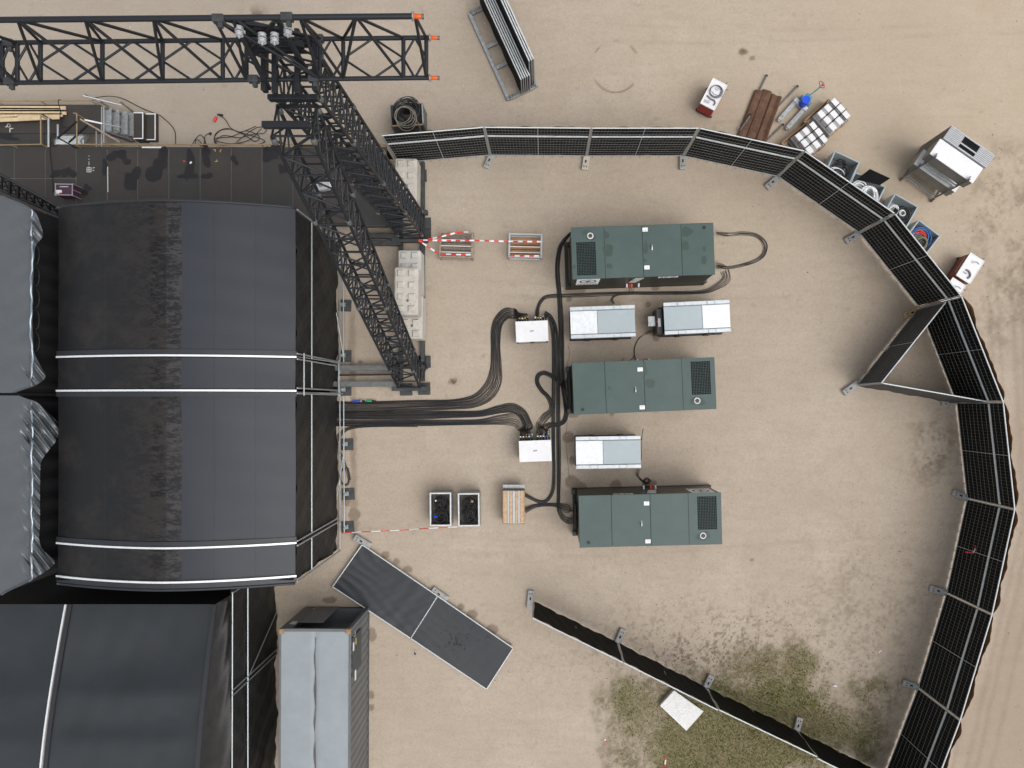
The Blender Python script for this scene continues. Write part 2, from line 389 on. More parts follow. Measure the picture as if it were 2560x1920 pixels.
    def mul(a_, c_):
        q = n.nodes.new('ShaderNodeMath'); q.operation = 'MULTIPLY'; L(a_, q.inputs[0])
        if isinstance(c_, float): q.inputs[1].default_value = c_
        else: L(c_, q.inputs[1])
        return q.outputs[0]
    A = n.nodes.new('ShaderNodeAttribute'); A.attribute_name = 'stain_a'; B = n.nodes.new('ShaderNodeAttribute'); B.attribute_name = 'stain_b'
    sa = n.nodes.new('ShaderNodeSeparateColor'); L(A.outputs['Color'], sa.inputs[0]); sb = n.nodes.new('ShaderNodeSeparateColor'); L(B.outputs['Color'], sb.inputs[0])
    c = mixc(rng(noise(0.35, 4), 0.35, 0.68), SAND1, SAND2)
    c = mixc(mul(sb.outputs[1], 0.55), c, SAND3)
    mp = n.nodes.new('ShaderNodeMapping'); mp.inputs['Scale'].default_value = (0.5, 3.2, 1); mp.inputs['Rotation'].default_value = (0, 0, 0.06); L(tc.outputs['Object'], mp.inputs['Vector'])
    sk = n.nodes.new('ShaderNodeTexNoise'); sk.inputs['Scale'].default_value = 1.1; sk.inputs['Detail'].default_value = 5; sk.inputs['Roughness'].default_value = 0.7; L(mp.outputs['Vector'], sk.inputs['Vector'])
    c = mixc(rng(sk.outputs['Fac'], 0.42, 0.70, 0, 0.30), c, (0.325,0.275,0.225))
    c = mixc(rng(noise(0.7, 4, 0.6), 0.45, 0.68, 0, 0.48), c, (0.36,0.29,0.225))
    c = mixc(rng(noise(2.6, 5, 0.7), 0.50, 0.72, 0, 0.30), c, (0.33,0.268,0.208))
    c = mixc(rng(noise(9, 6, 0.8), 0.46, 0.68, 0, 0.34), c, (0.27,0.22,0.175))
    c = mixc(rng(noise(26, 3, 0.6), 0.57, 0.72, 0, 0.55), c, (0.20,0.165,0.13))
    c = mixc(rng(noise(31, 3, 0.6), 0.60, 0.74, 0, 0.5), c, (0.58,0.52,0.45))
    C_ = n.nodes.new('ShaderNodeAttribute'); C_.attribute_name = 'tint_c'; sc_ = n.nodes.new('ShaderNodeSeparateColor'); L(C_.outputs['Color'], sc_.inputs[0])
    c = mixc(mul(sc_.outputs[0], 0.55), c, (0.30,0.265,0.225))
    c = mixc(mul(sc_.outputs[1], 0.55), c, (0.30,0.235,0.175))
    c = mixc(mul(sc_.outputs[2], 0.40), c, (0.47,0.375,0.26))
    c = mixc(mul(sb.outputs[0], 0.55), c, (0.235,0.195,0.155))
    c = mixc(mul(sa.outputs[1], 0.80), c, (0.115,0.090,0.060))
    g = mixc(rng(noise(5, 5, 0.7), 0.4, 0.65), (0.105,0.102,0.022), (0.17,0.14,0.066))
    c = mixc(mul(sa.outputs[2], 0.76), c, g)
    c = mixc(mul(sa.outputs[0], 0.62), c, (0.105,0.068,0.042))
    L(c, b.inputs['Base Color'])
    bp = n.nodes.new('ShaderNodeBump'); bp.inputs['Strength'].default_value = 0.35; bp.inputs['Distance'].default_value = 0.02
    L(noise(28, 6, 0.7), bp.inputs['Height']); L(bp.outputs['Normal'], b.inputs['Normal'])
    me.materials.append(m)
    o = link('ground', me); o['kind'] = 'structure'
    return o
SAND1, SAND2, SAND3 = (0.418,0.350,0.278), (0.478,0.404,0.326), (0.512,0.442,0.366)
ground = make_ground()
# grass that nobody could count
def make_grass():
    N = 110000; px = NR.uniform(1500, 2280, N); py = NR.uniform(1540, 2010, N)
    X, Y = (px-NX)/K0, (NY-py)/K0
    g = grass_mask(px, py, X, Y); keep = NR.rand(N) < (g**1.7)*0.7+0.02*(fbm(X, Y, 0.9, 12) > 0.5)
    X, Y, g = X[keep], Y[keep], g[keep]; n = len(X)
    a = NR.uniform(0, 2*PI, n); hgt = NR.uniform(0.02, 0.06, n)*(0.5+0.7*g); wd_ = NR.uniform(0.007, 0.015, n); le = NR.uniform(0.3, 1.3, n)*hgt
    dx, dy = np.cos(a), np.sin(a)
    b0 = np.stack([X-dy*wd_, Y+dx*wd_, np.full(n, -0.01)], -1); b1 = np.stack([X+dy*wd_, Y-dx*wd_, np.full(n, -0.01)], -1)
    tp = np.stack([X+dx*le, Y+dy*le, hgt], -1)
    V = np.stack([b0, b1, tp], 1).reshape(-1, 3).astype(np.float32)
    me = bpy.data.meshes.new('grass'); me.vertices.add(3*n); me.vertices.foreach_set('co', V.ravel())
    me.loops.add(3*n); me.loops.foreach_set('vertex_index', np.arange(3*n, dtype=np.int32))
    me.polygons.add(n); me.polygons.foreach_set('loop_start', np.arange(0, 3*n, 3, dtype=np.int32)); 
    tone = fbm(X, Y, 1.1, 55); mi = np.clip(((tone-0.34)/0.32*3+0.45+NR.uniform(-0.8, 0.8, n)-1.0*(g < 0.5)), 0, 2.99).astype(np.int32)
    mat('grass_green', (0.105,0.130,0.016), 0.7, 0, 0.3, 3); mat('grass_olive', (0.150,0.142,0.032), 0.7, 0, 0.3, 3); mat('grass_dry', (0.22,0.18,0.09), 0.8, 0, 0.3, 3)
    for q in ('grass_dry','grass_olive','grass_green'): me.materials.append(M_[q])
    me.polygons.foreach_set('material_index', mi); me.update()
    o = link('grass', me); _tag(o, 'sparse olive green grass growing around the black fence at the bottom', 'grass', kind='stuff')
make_grass()
# small weeds and litter-sized stones
def make_gravel():
    b = MB()
    for k in range(2600):
        px, py = random.uniform(0, 2560), random.uniform(0, 1920); p = at(px, py)
        r = random.choice((0.006,0.008,0.010,0.013,0.018,0.024 if k % 7 == 0 else 0.012)); mi = 0 if random.random() < 0.5 else random.choice((1, 1, 2))
        vs = []; a0 = random.uniform(0, 6)
        for i in range(6): a = a0+i*PI/3; q = r*random.uniform(0.7, 1.25); vs.append((p.x+q*math.cos(a), p.y+q*math.sin(a), -0.012))
        vs.append((p.x, p.y, r*0.9)); b.add(vs, [[i, (i+1) % 6, 6] for i in range(6)], mi)
    o = b.build('gravel', ['offwhite','concrete_grey','sleeper']); _tag(o, 'pale pebbles and crumbs scattered over the sand', 'gravel', kind='stuff')
    b = MB()
    for cx, cy, rx, ry, n in ((1760,1640,260,70,900),(1640,1690,120,60,300),(2200,1480,170,260,300),(2340,1130,70,120,90),(2470,520,80,170,90),(1133,955,13,8,40),(2130,1700,150,80,300),(1930,1550,260,70,200)):
        for k in range(n):
            p = at(random.gauss(cx, rx*0.5), random.gauss(cy, ry*0.5)); a = random.uniform(0, 6.3); l = random.uniform(0.008, 0.032); wd_ = l*random.uniform(0.15, 0.5)
            c, s = math.cos(a), math.sin(a); z = random.uniform(0.0, 0.02)
            b.add([(p.x-c*l, p.y-s*l, -0.01), (p.x+s*wd_, p.y-c*wd_, z), (p.x+c*l, p.y+s*l, z*0.5), (p.x-s*wd_, p.y+c*wd_, z)], [[0,1,2,3]], random.choice((0,0,1)))
    o = b.build('dead_leaves', ['grass_dark','sleeper']); _tag(o, 'dark dry weed bits strewn over the sand', 'leaves', kind='stuff')
mat('grass_dark', (0.055,0.05,0.026), 0.8, 0, 0.3, 3)
make_gravel()
# ---------------------------------------------------------------- stage hall roof, walls
XE, XW, YN, YS, ZE, RISE = -7.53, -14.72, 5.86, -5.46, 4.5, 0.78
def roof_z(x):
    t = (x-(XE+XW)/2)/((XE-XW)/2); return ZE+RISE*(1-abs(t)**1.7)
def mat_roof():
    m = bpy.data.materials.new('roof_tarp'); m.use_nodes = True; n = m.node_tree; b = n.nodes['Principled BSDF']; L = n.links.new
    tc = n.nodes.new('ShaderNodeTexCoord'); sx0 = n.nodes.new('ShaderNodeVectorMath'); sx0.operation = 'ADD'; sx0.inputs[1].default_value = ((XE+XW)/2, 0.2, 0); L(tc.outputs['Object'], sx0.inputs[0]); sx = n.nodes.new('ShaderNodeSeparateXYZ'); L(sx0.outputs[0], sx.inputs[0])
    mp = n.nodes.new('ShaderNodeMapping'); mp.inputs['Scale'].default_value = (1.6, 4.2, 1); L(tc.outputs['Object'], mp.inputs['Vector'])
    def noise(s, d, v, r=0.7):
        q = n.nodes.new('ShaderNodeTexNoise'); q.inputs['Scale'].default_value = s; q.inputs['Detail'].default_value = d; q.inputs['Roughness'].default_value = r; L(v, q.inputs['Vector']); return q.outputs['Fac']
    def band(lo, hi, soft=0.02):
        a = n.nodes.new('ShaderNodeMapRange'); a.inputs[1].default_value = lo-soft; a.inputs[2].default_value = lo+soft; L(sx.outputs[0], a.inputs[0])
        c = n.nodes.new('ShaderNodeMapRange'); c.inputs[1].default_value = hi-soft; c.inputs[2].default_value = hi+soft; c.inputs[3].default_value = 1; c.inputs[4].default_value = 0; L(sx.outputs[0], c.inputs[0])
        q = n.nodes.new('ShaderNodeMath'); q.operation = 'MULTIPLY'; L(a.outputs[0], q.inputs[0]); L(c.outputs[0], q.inputs[1]); return q.outputs[0]
    def mix(f, c1, c2):
        q = n.nodes.new('ShaderNodeMix'); q.data_type = 'RGBA'; L(f, q.inputs[0])
        for k, c in ((6, c1), (7, c2)):
            if isinstance(c, tuple): q.inputs[k].default_value = (*c, 1)
            else: L(c, q.inputs[k])
        return q.outputs[2]
    def math_(op, a, c):
        q = n.nodes.new('ShaderNodeMath'); q.operation = op
        for k, v in ((0, a), (1, c)):
            if isinstance(v, float): q.inputs[k].default_value = v
            else: L(v, q.inputs[k])
        return q.outputs[0]
    big = noise(0.5, 4, tc.outputs['Object']); fine = noise(2.0, 6, mp.outputs['Vector'], 0.8)
    col = mix(big, (0.0225,0.027,0.036), (0.029,0.033,0.042))
    # dimmer sky reflection of the western slope put into the colour, under dirt mottling
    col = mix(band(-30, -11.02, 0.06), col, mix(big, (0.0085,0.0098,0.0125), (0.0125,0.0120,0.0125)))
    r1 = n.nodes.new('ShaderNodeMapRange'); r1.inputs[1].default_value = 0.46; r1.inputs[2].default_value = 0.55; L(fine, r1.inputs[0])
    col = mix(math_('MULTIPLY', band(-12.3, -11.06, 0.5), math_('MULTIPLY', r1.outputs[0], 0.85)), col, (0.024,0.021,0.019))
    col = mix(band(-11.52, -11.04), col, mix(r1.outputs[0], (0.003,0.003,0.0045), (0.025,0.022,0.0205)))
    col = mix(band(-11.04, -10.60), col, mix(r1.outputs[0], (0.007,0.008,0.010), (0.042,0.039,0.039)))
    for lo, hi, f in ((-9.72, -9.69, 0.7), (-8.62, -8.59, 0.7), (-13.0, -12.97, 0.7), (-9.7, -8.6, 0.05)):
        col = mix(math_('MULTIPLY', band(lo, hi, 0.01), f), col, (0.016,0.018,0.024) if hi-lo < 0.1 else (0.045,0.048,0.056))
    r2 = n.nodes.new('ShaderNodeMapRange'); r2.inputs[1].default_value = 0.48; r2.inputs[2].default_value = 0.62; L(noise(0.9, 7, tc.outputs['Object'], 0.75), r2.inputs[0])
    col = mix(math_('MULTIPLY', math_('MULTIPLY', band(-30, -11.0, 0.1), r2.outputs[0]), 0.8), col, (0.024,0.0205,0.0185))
    L(col, b.inputs['Base Color'])
    b.inputs['Roughness'].default_value = 0.48; b.inputs['Specular IOR Level'].default_value = 0.4
    bp = n.nodes.new('ShaderNodeBump'); bp.inputs['Strength'].default_value = 0.12; bp.inputs['Distance'].default_value = 0.03
    L(fine, bp.inputs['Height']); L(bp.outputs['Normal'], b.inputs['Normal'])
    M_['roof_tarp'] = m
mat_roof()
hall = thing('stage_tent', 'large arched black tarpaulin stage roof with white roof rails and black cloth walls', 'stage roof', ((XE+XW)/2, 0.2, 0))
RAILS = (1.36, 0.34, -4.26, -5.26)
edges = [YN, 1.36, 0.34, -4.26, YS]
for k in range(4):
    ya, yb = edges[k]-(0.0 if k == 0 else 0.05), edges[k+1]+(0.05 if k < 3 else 0.0)
    b = MB()
    def fn(u, v, ya=ya, yb=yb, k=k):
        x = XW+(XE-XW)*u; y = ya+(yb-ya)*v
        sag = 0.035*math.sin(v*PI)*(1 if k in (0, 2) else 0.3)
        return (x, y, roof_z(x)-sag+0.006*math.sin(x*3.1+y*1.3)+0.004*math.sin(y*7+x))
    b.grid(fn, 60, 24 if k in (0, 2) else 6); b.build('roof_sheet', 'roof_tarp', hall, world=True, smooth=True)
for y in RAILS:
    b = MB(); pts = [(XW-0.02+(XE-XW+0.06)*i/30, y) for i in range(31)]
    for (x1, y1), (x2, y2) in zip(pts[:-1], pts[1:]): b.bar((x1,y1,roof_z(x1)+0.03), (x2,y2,roof_z(x2)+0.03), 0.055, 0.06)
    b.build('roof_rail', 'keder', hall, world=True)
    b = MB(); s = 1 if y in (1.36, -4.26) else -1
    for (x1, y1), (x2, y2) in zip(pts[:-1], pts[1:]): b.bar((x1,y1+s*0.11,roof_z(x1)+0.02), (x2,y2+s*0.11,roof_z(x2)+0.02), 0.14, 0.03)
    b.build('roof_gutter', 'tarp_flat', hall, world=True)
for y, s in ((YN, 1), (YS, -1)):                          # hanging valances at the gable ends
    b = MB()
    b.grid(lambda u, v: (XW+0.1+(XE-XW-0.15)*u, y+s*(0.02+0.06*v+0.03*math.sin(u*40)*v), roof_z(XW+(XE-XW)*u)-0.01-0.55*v), 80, 4)
    b.build('valance', 'flap', hall, world=True, smooth=True)
    b = MB(); pts = [(XW+(XE-XW)*i/30) for i in range(31)]
    b.path([(x, y+s*0.03, roof_z(x)+0.0) for x in pts], 0.045, 8); b.build('edge_tube', 'tarp_flat', hall, world=True, smooth=True)
# walls of wrinkled black cloth, bay by bay
def wrinkle(a, z, seed):
    return 0.030*math.sin(a*2.2+z*2.6+seed)+0.018*math.sin(a*5.3-z*4.1+seed*2)+0.012*math.sin(a*9.7+z*7.7+seed)+0.008*math.sin(a*17-z*13+seed)
for k in range(4):
    ya, yb = edges[k], edges[k+1]; g = 0.05
    b = MB(); b.grid(lambda u, v: (XE-0.03+wrinkle((ya-yb)*u, v*4.4, k), ya-g+(yb-ya+2*g)*u, 0.02+4.42*v), 60, 40)
    b.build('side_wall', 'tarp_wall', hall, world=True, smooth=True)
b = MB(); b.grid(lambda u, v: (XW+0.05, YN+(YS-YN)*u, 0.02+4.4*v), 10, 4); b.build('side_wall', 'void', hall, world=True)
for y in (YS+0.12,):
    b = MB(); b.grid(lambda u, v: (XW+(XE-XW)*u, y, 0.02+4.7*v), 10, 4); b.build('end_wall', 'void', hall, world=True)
# scaffold tubes on the east face
rod('rail', (XE+0.07, YN-0.1, 3.2), (XE+0.07, RAILS[0]+0.02, 3.2), 0.026, 'scaf', hall)
rod('rail', (XE+0.07, RAILS[0]-0.06, 3.2), (XE+0.07, RAILS[1]+0.06, 3.2), 0.026, 'scaf', hall)
rod('rail', (XE+0.07, RAILS[1]-0.06, 3.2), (XE+0.07, RAILS[2]+0.06, 3.2), 0.026, 'scaf', hall)
rod('rail', (XE+0.07, RAILS[2]-0.06, 3.2), (XE+0.07, YS+0.1, 3.2), 0.026, 'scaf', hall)
for y in (1.30, 1.46, 0.42, 0.26, -4.20, -4.34, YS+0.03, YN-0.05):
    rod('standard', (XE+0.08, y, 0.05), (XE+0.08, y, ZE+0.05), 0.026, 'scaf', hall)
for z in (0.5, 4.2): rod('rail', (XE+0.16, 1.5, z), (XE+0.16, 0.2, z), 0.024, 'scaf', hall)
for y in (1.40, 0.30): rod('bracket', (XE-0.1, y, ZE-0.02), (XE+0.25, y, 0.35), 0.022, 'scaf', hall)
rod('rail', (XE+0.24, 5.2, 0.22), (XE+0.26, 1.45, 0.24), 0.024, 'scaf', hall)
rod('rail', (XE+0.26, 0.2, 0.24), (XE+0.28, -4.75, 0.24), 0.024, 'scaf', hall)
rod('brace', (XE+0.10, -3.4, 0.5), (XE+0.27, -1.7, 0.2), 0.018, 'scaf', hall); rod('brace', (XE+0.10, 3.2, 0.6), (XE+0.27, 1.5, 0.2), 0.018, 'scaf', hall)
rod('rail', (XE+0.09, YN-0.1, 0.12), (XE+0.09, YS+0.1, 0.12), 0.022, 'scaf', hall)
for k, (px, py) in enumerate(((863,764),(863,890),(863,975),(868,1111),(871,1235),(870,1318))):
    p = at(px, py, 0); wh = ORD[k]
    t = thing('base_plate', f'dark square load spreading board with scaffold jack, {wh} from the north along the stage wall', 'base plate', (p.x, p.y, 0), 0.02*k-0.04, 'boards under the scaffold jacks')
    MB().cbox((0,0,0.02), (0.46,0.42,0.045), 0.006).build('board', 'steel_dark', t)
    b = MB(); b.cbox((-0.05,0.02,0.052), (0.15,0.15,0.012), 0.002).build('foot', 'scaf', t)
    b = MB(); b.cyl((-0.05,0.02,0.055), 0.022, 0.32, 10); b.cyl((-0.05,0.02,0.20), 0.06, 0.03, 8); b.build('jack', 'scaf', t)
# ---------------------------------------------------------------- lower hall at the bottom left
ZB = 4.0
X2E, X2W, Y2N, Y2S = -10.19, -21.5, -6.27, -14.5
def r2z(y):
    t = (Y2N-y)/(Y2N-Y2S); return ZB+1.25*math.sin(min(1, t)*PI*0.62)
def sag2(v):
    ks = (0.0, 0.30, 0.453, 0.66, 1.0)
    for a, c in zip(ks[:-1], ks[1:]):
        if v <= c: f = (v-a)/(c-a); return 0.28*(c-a)/0.3*(1-(1-f)**1.0)*f**0.5*(1-f)*2.6 if False else 0.20*math.sin(PI*f**1.8)*(c-a)/0.3
    return 0.0
low = thing('side_tent', 'smooth dark grey tarpaulin roof of the lower hall in the bottom left corner', 'tent roof', (-13, -10, 0))
XR = -14.8
for (xa, xb) in ((X2W, XR-0.05), (XR+0.05, X2E)):
    b = MB()
    b.grid(lambda u, v: (xa+(xb-xa)*u, Y2N+(Y2S-Y2N)*v, r2z(Y2N+(Y2S-Y2N)*v)-sag2(v)*math.sin(u*PI)**0.6+0.003*math.sin(u*31+v*17)), 40, 50)
    b.build('roof_sheet', 'roof_low', low, world=True, smooth=True) if 'roof_low' in M_ else None
    if 'roof_low' not in M_:
        mat('roof_low', (0.026,0.030,0.034), 0.42, 0, 0.15, 0.6, 0.06, 9, detail=4); b.build('roof_sheet', 'roof_low', low, world=True, smooth=True)
ysn = [Y2N+(Y2S-Y2N)*i/24 for i in range(25)]
for x, m_, wd_ in ((XR, 'keder', 0.05), (XR+0.14, 'tarp_flat', 0.12), (X2E+0.0, 'tarp_flat', 0.13)):
    b = MB()
    for y1, y2 in zip(ysn[:-1], ysn[1:]): b.bar((x,y1,r2z(y1)+0.03), (x,y2,r2z(y2)+0.03), wd_, 0.05)
    b.build('roof_rail' if m_ == 'keder' else 'roof_gutter', m_, low, world=True)
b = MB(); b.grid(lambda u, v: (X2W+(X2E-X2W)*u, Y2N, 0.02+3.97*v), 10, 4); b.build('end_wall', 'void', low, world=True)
b = MB(); b.grid(lambda u, v: (X2E-0.08+0.50*v+0.02*math.sin(u*23+v*3), Y2N+(Y2S-Y2N)*u, (r2z(Y2N+(Y2S-Y2N)*u)-0.06)*(1-v)+3.86*v-0.25*math.sin(v*PI)+0.05*math.sin(u*31+v*9)*math.sin(v*PI)), 90, 12); b.build('hanging_flap', 'flap', low, world=True, smooth=True)
b = MB(); b.grid(lambda u, v: (-9.80+wrinkle(8*u, v*3.8, 9)*1.3, -5.9-8.6*u, 0.02+3.85*v), 90, 36); b.build('side_wall', 'tarp_wall', low, world=True, smooth=True)
rod('rail', (-9.72, -6.1, 2.7), (-9.72, -14.0, 2.7), 0.026, 'scaf', low)
rod('rail', (-9.74, -5.95, 3.8), (-9.74, -14.0, 3.85), 0.024, 'scaf', low)
rod('standard', (-9.72, -5.95, 0.1), (-9.72, -5.95, 3.85), 0.026, 'scaf', low)
for dy in (0, 0.16): rod('standard', (-9.72, -9.0-dy, 0.1), (-9.72, -9.0-dy, 3.85), 0.024, 'scaf', low)
rod('brace', (-9.70, -7.6, 0.2), (-9.72, -9.0, 2.6), 0.02, 'scaf', low)
# ---------------------------------------------------------------- silver tarpaulins of the main stage at the left edge
ZT = 5.0
def silver(name, label, edge, pyN, pyS, seed):
    t = thing(name, label, 'tarpaulin', (-17, at(0, (pyN+pyS)/2, ZT).y, 0), 0, 'silver grey tarpaulins of the main stage')
    ks = [e[0] for e in edge]; vs_ = [e[1] for e in edge]
    _d = np.linspace(pyN, pyS, 400); _e = np.interp(_d, ks, vs_); _e = np.convolve(np.pad(_e, 9, mode='edge'), np.ones(19)/19, 'valid')
    def ex(py): return float(np.interp(py, _d, _e))
    def fn(u, v):
        py = pyN+(pyS-pyN)*v; e = ex(py); px = -140+(e+140)*(u**0.75)
        z = ZT+0.07*math.exp(-((px-(e if e < 86 else 82)+4)/3.0)**2)
        fold = max(0.0, (px-20)/60)
        fl = max(0.0, (e-84)/60); py_ = py-1005
        z += fl*(0.10*math.sin(py*0.17-px*0.24+seed)+0.05*math.sin(py*0.33-px*0.41+seed))*min(1, max(0, (px-50)/30))+0.018*fold*math.sin(v*31+seed+px*0.035)*math.sin(v*9+seed)+0.012*fold*math.sin(v*63+seed*2+px*0.05)+0.004*math.sin(px*0.05+v*14+seed)
        if px > 84: z -= (px-84)*0.012
        return at(px, py, z)
    b = MB(); b.grid(fn, 90, 240); b.build('sheet', 'silver', t, world=True, smooth=True)
    b = MB(); b.path([at(min(ex(py_), 84)-4+1.6*math.sin(py_*0.05+seed)+0.8*math.sin(py_*0.17), py_, ZT+0.06+0.03*math.sin(py_*0.09)) for py_ in [pyN+(pyS-pyN)*(0.07+0.86*i/60) for i in range(61)]], 0.032, 8); b.build('glint_roll', 'silver_glint', t, world=True, smooth=True)  # added bright roll standing in for the highlight along the glossy fold
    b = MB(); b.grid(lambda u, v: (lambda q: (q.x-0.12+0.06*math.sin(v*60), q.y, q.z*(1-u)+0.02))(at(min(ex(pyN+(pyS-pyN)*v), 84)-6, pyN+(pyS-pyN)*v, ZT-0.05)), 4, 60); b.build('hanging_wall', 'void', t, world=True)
    b = MB()
    for i in range(5):
        py = pyN+(pyS-pyN)*(0.3+0.11*i); c = at(88, py, ZT-0.35)
        b.path(ring(c, 0.30, 14, 0.0, 0.40, 1.0), 0.009, 5, True)
    b.build('tie_rope', 'steel_dark', t, world=True)
silver('silver_tarpaulin', 'wrinkled silver grey tarpaulin edge, the northern of the two at the left', [(489,0),(497,30),(510,62),(527,88),(560,102),(592,110),(612,88),(700,83),(800,81),(880,84),(920,104),(945,119),(960,95),(975,70),(982,20)], 489, 982, 1.0)
silver('silver_tarpaulin', 'wrinkled silver grey tarpaulin with a flared corner, the southern of the two at the left', [(989,30),(993,72),(1010,100),(1033,121),(1054,147),(1080,148),(1100,143),(1130,118),(1155,101),(1227,100),(1314,100),(1350,97),(1373,104),(1395,130),(1409,144),(1425,118),(1450,81),(1470,40),(1488,0)], 989, 1488, 4.0)
b = MB(); p, q = at(-120, 470, 0.02), at(170, 1530, 0.02)
b.grid(lambda u, v: (-21+(XE-0.3+21)*u, 5.6-11.0*v, 0.03), 2, 2); b.grid(lambda u, v: (-21+10.4*u, -5.4-0.9*v, 0.03), 2, 2); o = b.build('shade_sheet', 'void'); o['kind'] = 'structure'  # black sheet over the sand, standing in for shade between and under the tents
# ---------------------------------------------------------------- stage deck, landing, stairs
ZD = 1.2
def W_deck(c, x, y, z=ZD): return w(c, x, y, z)
YD = at(0, 367, ZD).y
mat('steel_mid', (0.20,0.20,0.19), 0.6, 0.2, 0.2, 6)
deck = thing('stage_deck', 'dark plywood stage deck of square panels with wet patches, north of the arched roof', 'stage deck', (-12, 7.4, 0))
xl = [35-77.5*2, 35-77.5, 35, 112.5, 190, 268, 344, 422, 500, 578, 655, 732, 810, 888, 967]
ymid = 446
for i in range(len(xl)-1):
    xa, xb = at(xl[i], 0, ZD).x, at(xl[i+1], 0, ZD).x
    for (ya, yb) in ((YD, at(0, ymid, ZD).y), (at(0, ymid, ZD).y, 6.15)) if i in (0,1,2,3,11,12,13) else ((YD, 6.15),):
        MB().cbox(((xa+xb)/2, (ya+yb)/2, ZD-0.03), (xb-xa-0.013, abs(ya-yb)-0.013, 0.06), 0.006).build('deck_panel', 'deck_brown' if (i*7+int(ya*3)) % 3 else 'deck', deck, world=True)
b = MB(); b.box((-13.2, 7.5, ZD-0.02), (15.3, 2.7, 0.02)); b.build('sub_frame', 'steel_mid', deck, world=True)
b = MB(); b.grid(lambda u, v: (-20.5+15*u, YD-0.05, 0.05+1.05*v), 4, 2); b.build('skirt', 'cloth', deck, world=True)
for k, (c, x, y, rx, ry) in enumerate((('A',1010,1340,70,50),('A',1090,1390,45,30),('A',1340,1480,55,120),('A',1400,1380,50,110),('A',1140,1550,70,90),('A',1640,1420,45,110),('A',1780,1340,50,75),('A',1630,1520,70,28),('A',1790,1520,45,28),
                                    ('A',590,1490,50,50),('A',490,1500,50,30),('A',905,1440,25,60),('A',2025,1380,26,40),('B',420,1310,80,80),('B',510,1460,30,50),('A',745,1640,40,40),('B',640,1300,40,40))):
    p = w(c, x, y, ZD+0.004); s = 24.8/1775/3.456
    pts = blob((p.x, p.y, ZD+0.004+0.0006*k), rx*s, ry*s, 100+k, 36, 0.45)
    MB().poly(pts).build('wet_patch', 'deck_wet', deck, world=True)
def mark(segs, c, parent, m='chalk', wd_=0.025, z=ZD+0.012):
    b = MB()
    for (x1, y1, x2, y2) in segs: b.bar(w(c, x1, y1, z), w(c, x2, y2, z), wd_, 0.004)
    return b.build('paint_mark', m, parent, world=True)
mark([(750,1448,788,1448),(750,1466,788,1466),(750,1485,788,1485),(751,1448,751,1485),(769,1440,769,1485),(787,1448,787,1485),(800,1452,818,1448),(800,1470,815,1475)], 'A', deck)
mark([(768,1345,770,1352),(764,1372,772,1380),(769,1395,769,1425)], 'A', deck, wd_=0.02)
mark([(1845,1292,1860,1292),(1860,1292,1860,1310),(1900,1300,1915,1292),(1900,1300,1905,1315),(1858,1395,1880,1395),(1874,1380,1874,1395)], 'A', deck, 'yellow', 0.02)
mark([(1640,1412,1656,1398)], 'A', deck, 'white', 0.06); mark([(1225,1273,1392,1273)], 'A', deck, 'white', 0.05); mark([(1582,1393,1600,1393)], 'A', deck, 'red_tape', 0.05)
mark([(930,1440,932,1660)], 'A', deck, 'chalk', 0.03)
ZL = 1.0
lan = thing('landing_deck', 'brown plywood landing at the head of the steel stairs, left of the truss tower', 'stage deck', (-17, 9.6, 0))
xs_ = [-20.6, -19.1, -17.6, w('A', 400, 0, ZL).x, w('A', 872, 0, ZL).x]
y1, y2, y3 = w('A', 0, 902, ZL).y, w('A', 0, 1155, ZL).y, YD+0.04
for a, c in zip(xs_[:-1], xs_[1:]):
    MB().cbox(((a+c)/2, (y1+y2)/2, ZL-0.03), (c-a-0.012, y1-y2-0.012, 0.06), 0.006).build('deck_panel', 'deck_brown', lan, world=True)
for a, c in ((xs_[0], xs_[1]), (xs_[1], xs_[2]), (xs_[2], w('A', 430, 0, ZL).x)):
    MB().cbox(((a+c)/2, (y3+y2)/2, ZL-0.03), (c-a-0.012, y2-y3-0.012, 0.06), 0.006).build('deck_panel', 'deck', lan, world=True)
MB().poly(blob(tuple(w('AF', 90, 735, ZL+0.004)), 0.45, 0.10, 5, 30, 0.5)).build('wet_patch', 'deck_wet', lan, world=True)
mark([(160,605,220,605),(165,605,165,668),(92,582,118,572)], 'AF', lan, z=ZL+0.01, wd_=0.03); b = MB(); b.path(ring(w('AF', 145, 556, ZL+0.01), 0.055, 14), 0.01, 5, True); b.build('paint_mark', 'chalk', lan, world=True)
for x in (xs_[0]+0.3, -18.5, xs_[3], xs_[4]-0.08):
    for y in (y1-0.06, y3+0.1): rod('leg', (x, y, 0), (x, y, ZL-0.06), 0.025, 'galv', lan)
# timber guard rails
def guard(name, label, segs, posts, m='wood_rail', parent=None):
    t = thing(name, label, 'guard rail', tuple(Vector((segs[0][0].x, segs[0][0].y, 0))))
    for a, c in segs:
        MB().bar(a, c, 0.032, 0.045, b=0.004).build('rail', m, t, world=True)
    for p, z0 in posts:
        MB().bar((p.x, p.y, z0), (p.x, p.y, p.z-0.025), 0.035, 0.035, b=0.004).build('post', m, t, world=True)
mat('wood_rail', (0.30,0.22,0.125), 0.75, 0, 0.25, 3)
ZR = ZL+0.30
yN = w('AF', 0, 150, ZR).y
guard('guard_rail', 'long thin timber guard rail along the north edge of the landing', [(Vector((-20.5, yN, ZR)), Vector((w('AF', 1540, 0, ZR).x, yN+0.02, ZR)))], [(Vector((w('AF', x, 0, ZR).x, yN, ZR)), 0.9) for x in (-60, 670, 1520)])
zr = ZD+0.28; a, c = w('AF', 1250, 870, zr), w('B', 1390, 1222, zr)
